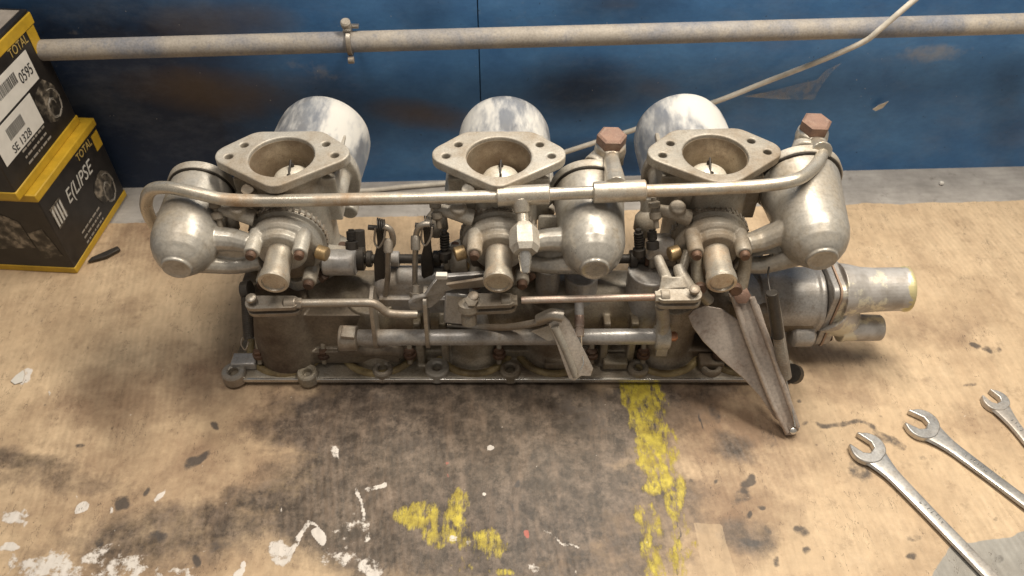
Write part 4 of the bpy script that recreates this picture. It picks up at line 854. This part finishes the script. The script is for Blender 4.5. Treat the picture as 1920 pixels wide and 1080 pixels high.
# printed picture on the front (left) face of the lower carton
def frontpt(o, s, t, off=.03): return o+ey*s+ez*t-ex*off
mm = M(); mm.plate([frontpt(n0, s, t) for s, t in ((3, 3.5), (8.5, 3.0), (9, 7.5), (5.5, 8.4), (3.2, 7))], .02); mm.build('part_picture', PHOTO, bx1)
mm = M(); mm.plate([frontpt(n0, s, t) for s, t in ((.5, 2.5), (2.6, 2.0), (3.0, 5.5), (1.2, 6.2))], .02); mm.build('part_picture', PHOTO, bx1)
# barcode labels on the upper carton
def label(s0, t0, s1, t1, num, small, nm='barcode_label'):
    lb = patch(o2, s0, t0, s1, t1, LABEL, bx2, nm, .07)
    mm = M(); x = s0+(s1-s0)*.28; rr = random.Random(int(t0*10))
    while x < s0+(s1-s0)*.66:
        wd = .05+.09*rr.random()
        mm.plate([facept(o2, x, t0+(t1-t0)*.45, .11), facept(o2, x+wd, t0+(t1-t0)*.45, .11), facept(o2, x+wd, t0+(t1-t0)*.80, .11), facept(o2, x, t0+(t1-t0)*.80, .11)], .01); x += wd+.06+.08*rr.random()
    mm.build('barcode', INKB, lb)
    return lb
LA = (Wd*.02, h2*.56, Wd*.60, h2*.92); LB_ = (-.0+Wd*.02, h2*.16, Wd*.50, h2*.62)
lb1 = label(Wd*.12, h2*.55, Wd*.78, h2*.79, '', '')
text('0595', o2, Wd*.58, h2*.62, 1.6, INKB, bx2, sx=.72, off=.12)
lb2 = label(Wd*.05, h2*.27, Wd*.61, h2*.53, '', '')
text('SE 1328', o2, Wd*.18, h2*.29, 1.15, INKB, bx2, sx=.9, off=.12)
# grey-brown panel forming the top face of the upper carton
M().plate([o2+ex*a+ey*b+ez*(h2+.03) for a, b in ((.5, .5), (Wd-.5, .5), (Wd-.5, dep-.5), (.5, dep-.5))], .05).build('lid_panel', flat('grey_brown_lid', (.30, .26, .22), .6), bx2)

# ================================================================== SPANNERS AND BITS
def spanner(label, hu, hv, tu, tv, R0, wd, open_ang):
    c = A(hu, hv, z=.35); t = A(tu, tv, z=.35); ax = (t-c); ax.z = 0; Ls = ax.length; ax.normalize(); sd = Vector((-ax.y, ax.x, 0))
    Lx = 19.0
    r = thing('spanner', label, 'spanner', c, 'open-ended spanners on the right of the bench')
    # outline of the head in local (x along shaft, y sideways), jaws opening towards -x turned by open_ang
    ca, sa = math.cos(open_ang), math.sin(open_ang)
    g = R0*.50; pts = []
    # head: arc, then jaw slot
    arc = []
    for k in range(41):
        a = -math.pi*.77+ 2*math.pi*.77*k/40
        rr = R0*(1.0+.16*max(0, math.cos(a*.5))**2*0+.12*abs(math.sin(a)))
        arc.append((rr*math.cos(a), rr*math.sin(a)))
    tip = R0*1.12
    slot = [(-R0*.98, g*1.28), (-R0*1.02, g*1.0), (-g*.1, g), (g*.55, g*.5), (g*.55, -g*.5), (-g*.1, -g), (-R0*.95, -g), (-R0*.92, -g*1.28)]
    head = arc+slot
    head = [(x*ca-y*sa, x*sa+y*ca) for x, y in head]
    m = M(); m.prism(c-Vector((0, 0, .33)), ax, sd, head, .62)
    h = m.build('jaw', CHROME, r, bevel=.1)
    # shaft: rounded bar with hollow flanks, flaring into the head
    st = []
    N_ = 26
    vs = []; fs = []; prof = [(-1, 0), (-.85, .75), (-.45, 1), (0, .86), (.45, 1), (.85, .75), (1, 0), (.85, -.75), (.0, -1), (-.85, -.75)]
    for i in range(N_+1):
        f_ = i/N_; x = R0*.45+(Lx-R0*.45)*f_
        wv = wd*(1.0-.22*min(1, f_*3))+ (R0*.92-wd*.95)*max(0, 1-f_*7)**1.6
        tv_ = .27
        for a, b in prof: vs.append(c+ax*x+sd*wv*a+Vector((0, 0, tv_*b-.02)))
    k_ = len(prof)
    for i in range(N_):
        for j in range(k_): fs.append((i*k_+j, i*k_+(j+1) % k_, (i+1)*k_+(j+1) % k_, (i+1)*k_+j))
    fs.append(tuple(reversed(range(k_)))); fs.append(tuple(N_*k_+j for j in range(k_)))
    m = M().add(vs, fs); s_ = m.build('shaft', CHROME, r, angle=30)
    # stamped marks, too worn to read
    mm = M(); rr = random.Random(int(hu)); x0 = Ls*.42 if Ls > 9 else Ls*.5
    for k in range(7):
        x = x0+k*.36
        for q in range(2):
            p = c+ax*(x+rr.uniform(-.06, .06))+sd*rr.uniform(-.22, .16)+Vector((0, 0, .245)); d_ = ax*rr.uniform(-.08, .08)+sd*rr.uniform(.1, .25)
            mm.tube([p, p+d_], .035, 5, 0)
    mm.build('stamped_marks', BRIGHT, s_)
    # ring end, out of the picture
    m = M(); ce = c+ax*(Lx+.9); m.lathe(ce-Vector((0, 0, .33)), (0, 0, 1), [(.75, 0), (1.25, 0), (1.3, .35), (1.25, .75), (.75, .75)], 24, close=True); m.build('ring_end', CHROME, r)
    return r
spanner('nearest chrome spanner, its jaw beside a dark painted shadow', 1626, 842, 1880, 1104, 1.42, .74, rad(18))
spanner('middle chrome spanner of the three, pointing at the hanging lever', 1728, 797, 1930, 948, 1.42, .72, rad(18))
spanner('smallest and farthest chrome spanner at the right edge of the picture', 1866, 753, 1928, 830, 1.08, .54, rad(18))

m = M(); m.plate([A(165, 492, z=.25), A(172, 484, z=.3), A(221, 463, z=.3), A(226, 468, z=.25), A(200, 482, z=.25)], .35)
tag(m.build('steel_sliver', DARK, bevel=.05), 'dark flat sliver of metal lying beside the lower carton', 'metal sliver')
m = M(); c = A(1765, 344, z=-.1); m.lathe(c-Vector((0, 0, .15)), (0, 0, 1), [(.15, 0), (.28, .15), (.25, .35), (.1, .45)], 10)
tag(m.build('pebble', LABEL), 'tiny white pebble on the grey bench ledge by the wall', 'pebble')
m = M(); m.plate([A(20, 715, z=.03), A(30, 704, z=.08), A(44, 694, z=.1), A(46, 702, z=.08), A(42, 716, z=.08), A(28, 721, z=.03)], .1)
tag(m.build('paint_chip', LABEL, bevel=.02), 'white chip of dried paint at the left edge of the sheet', 'paint chip')
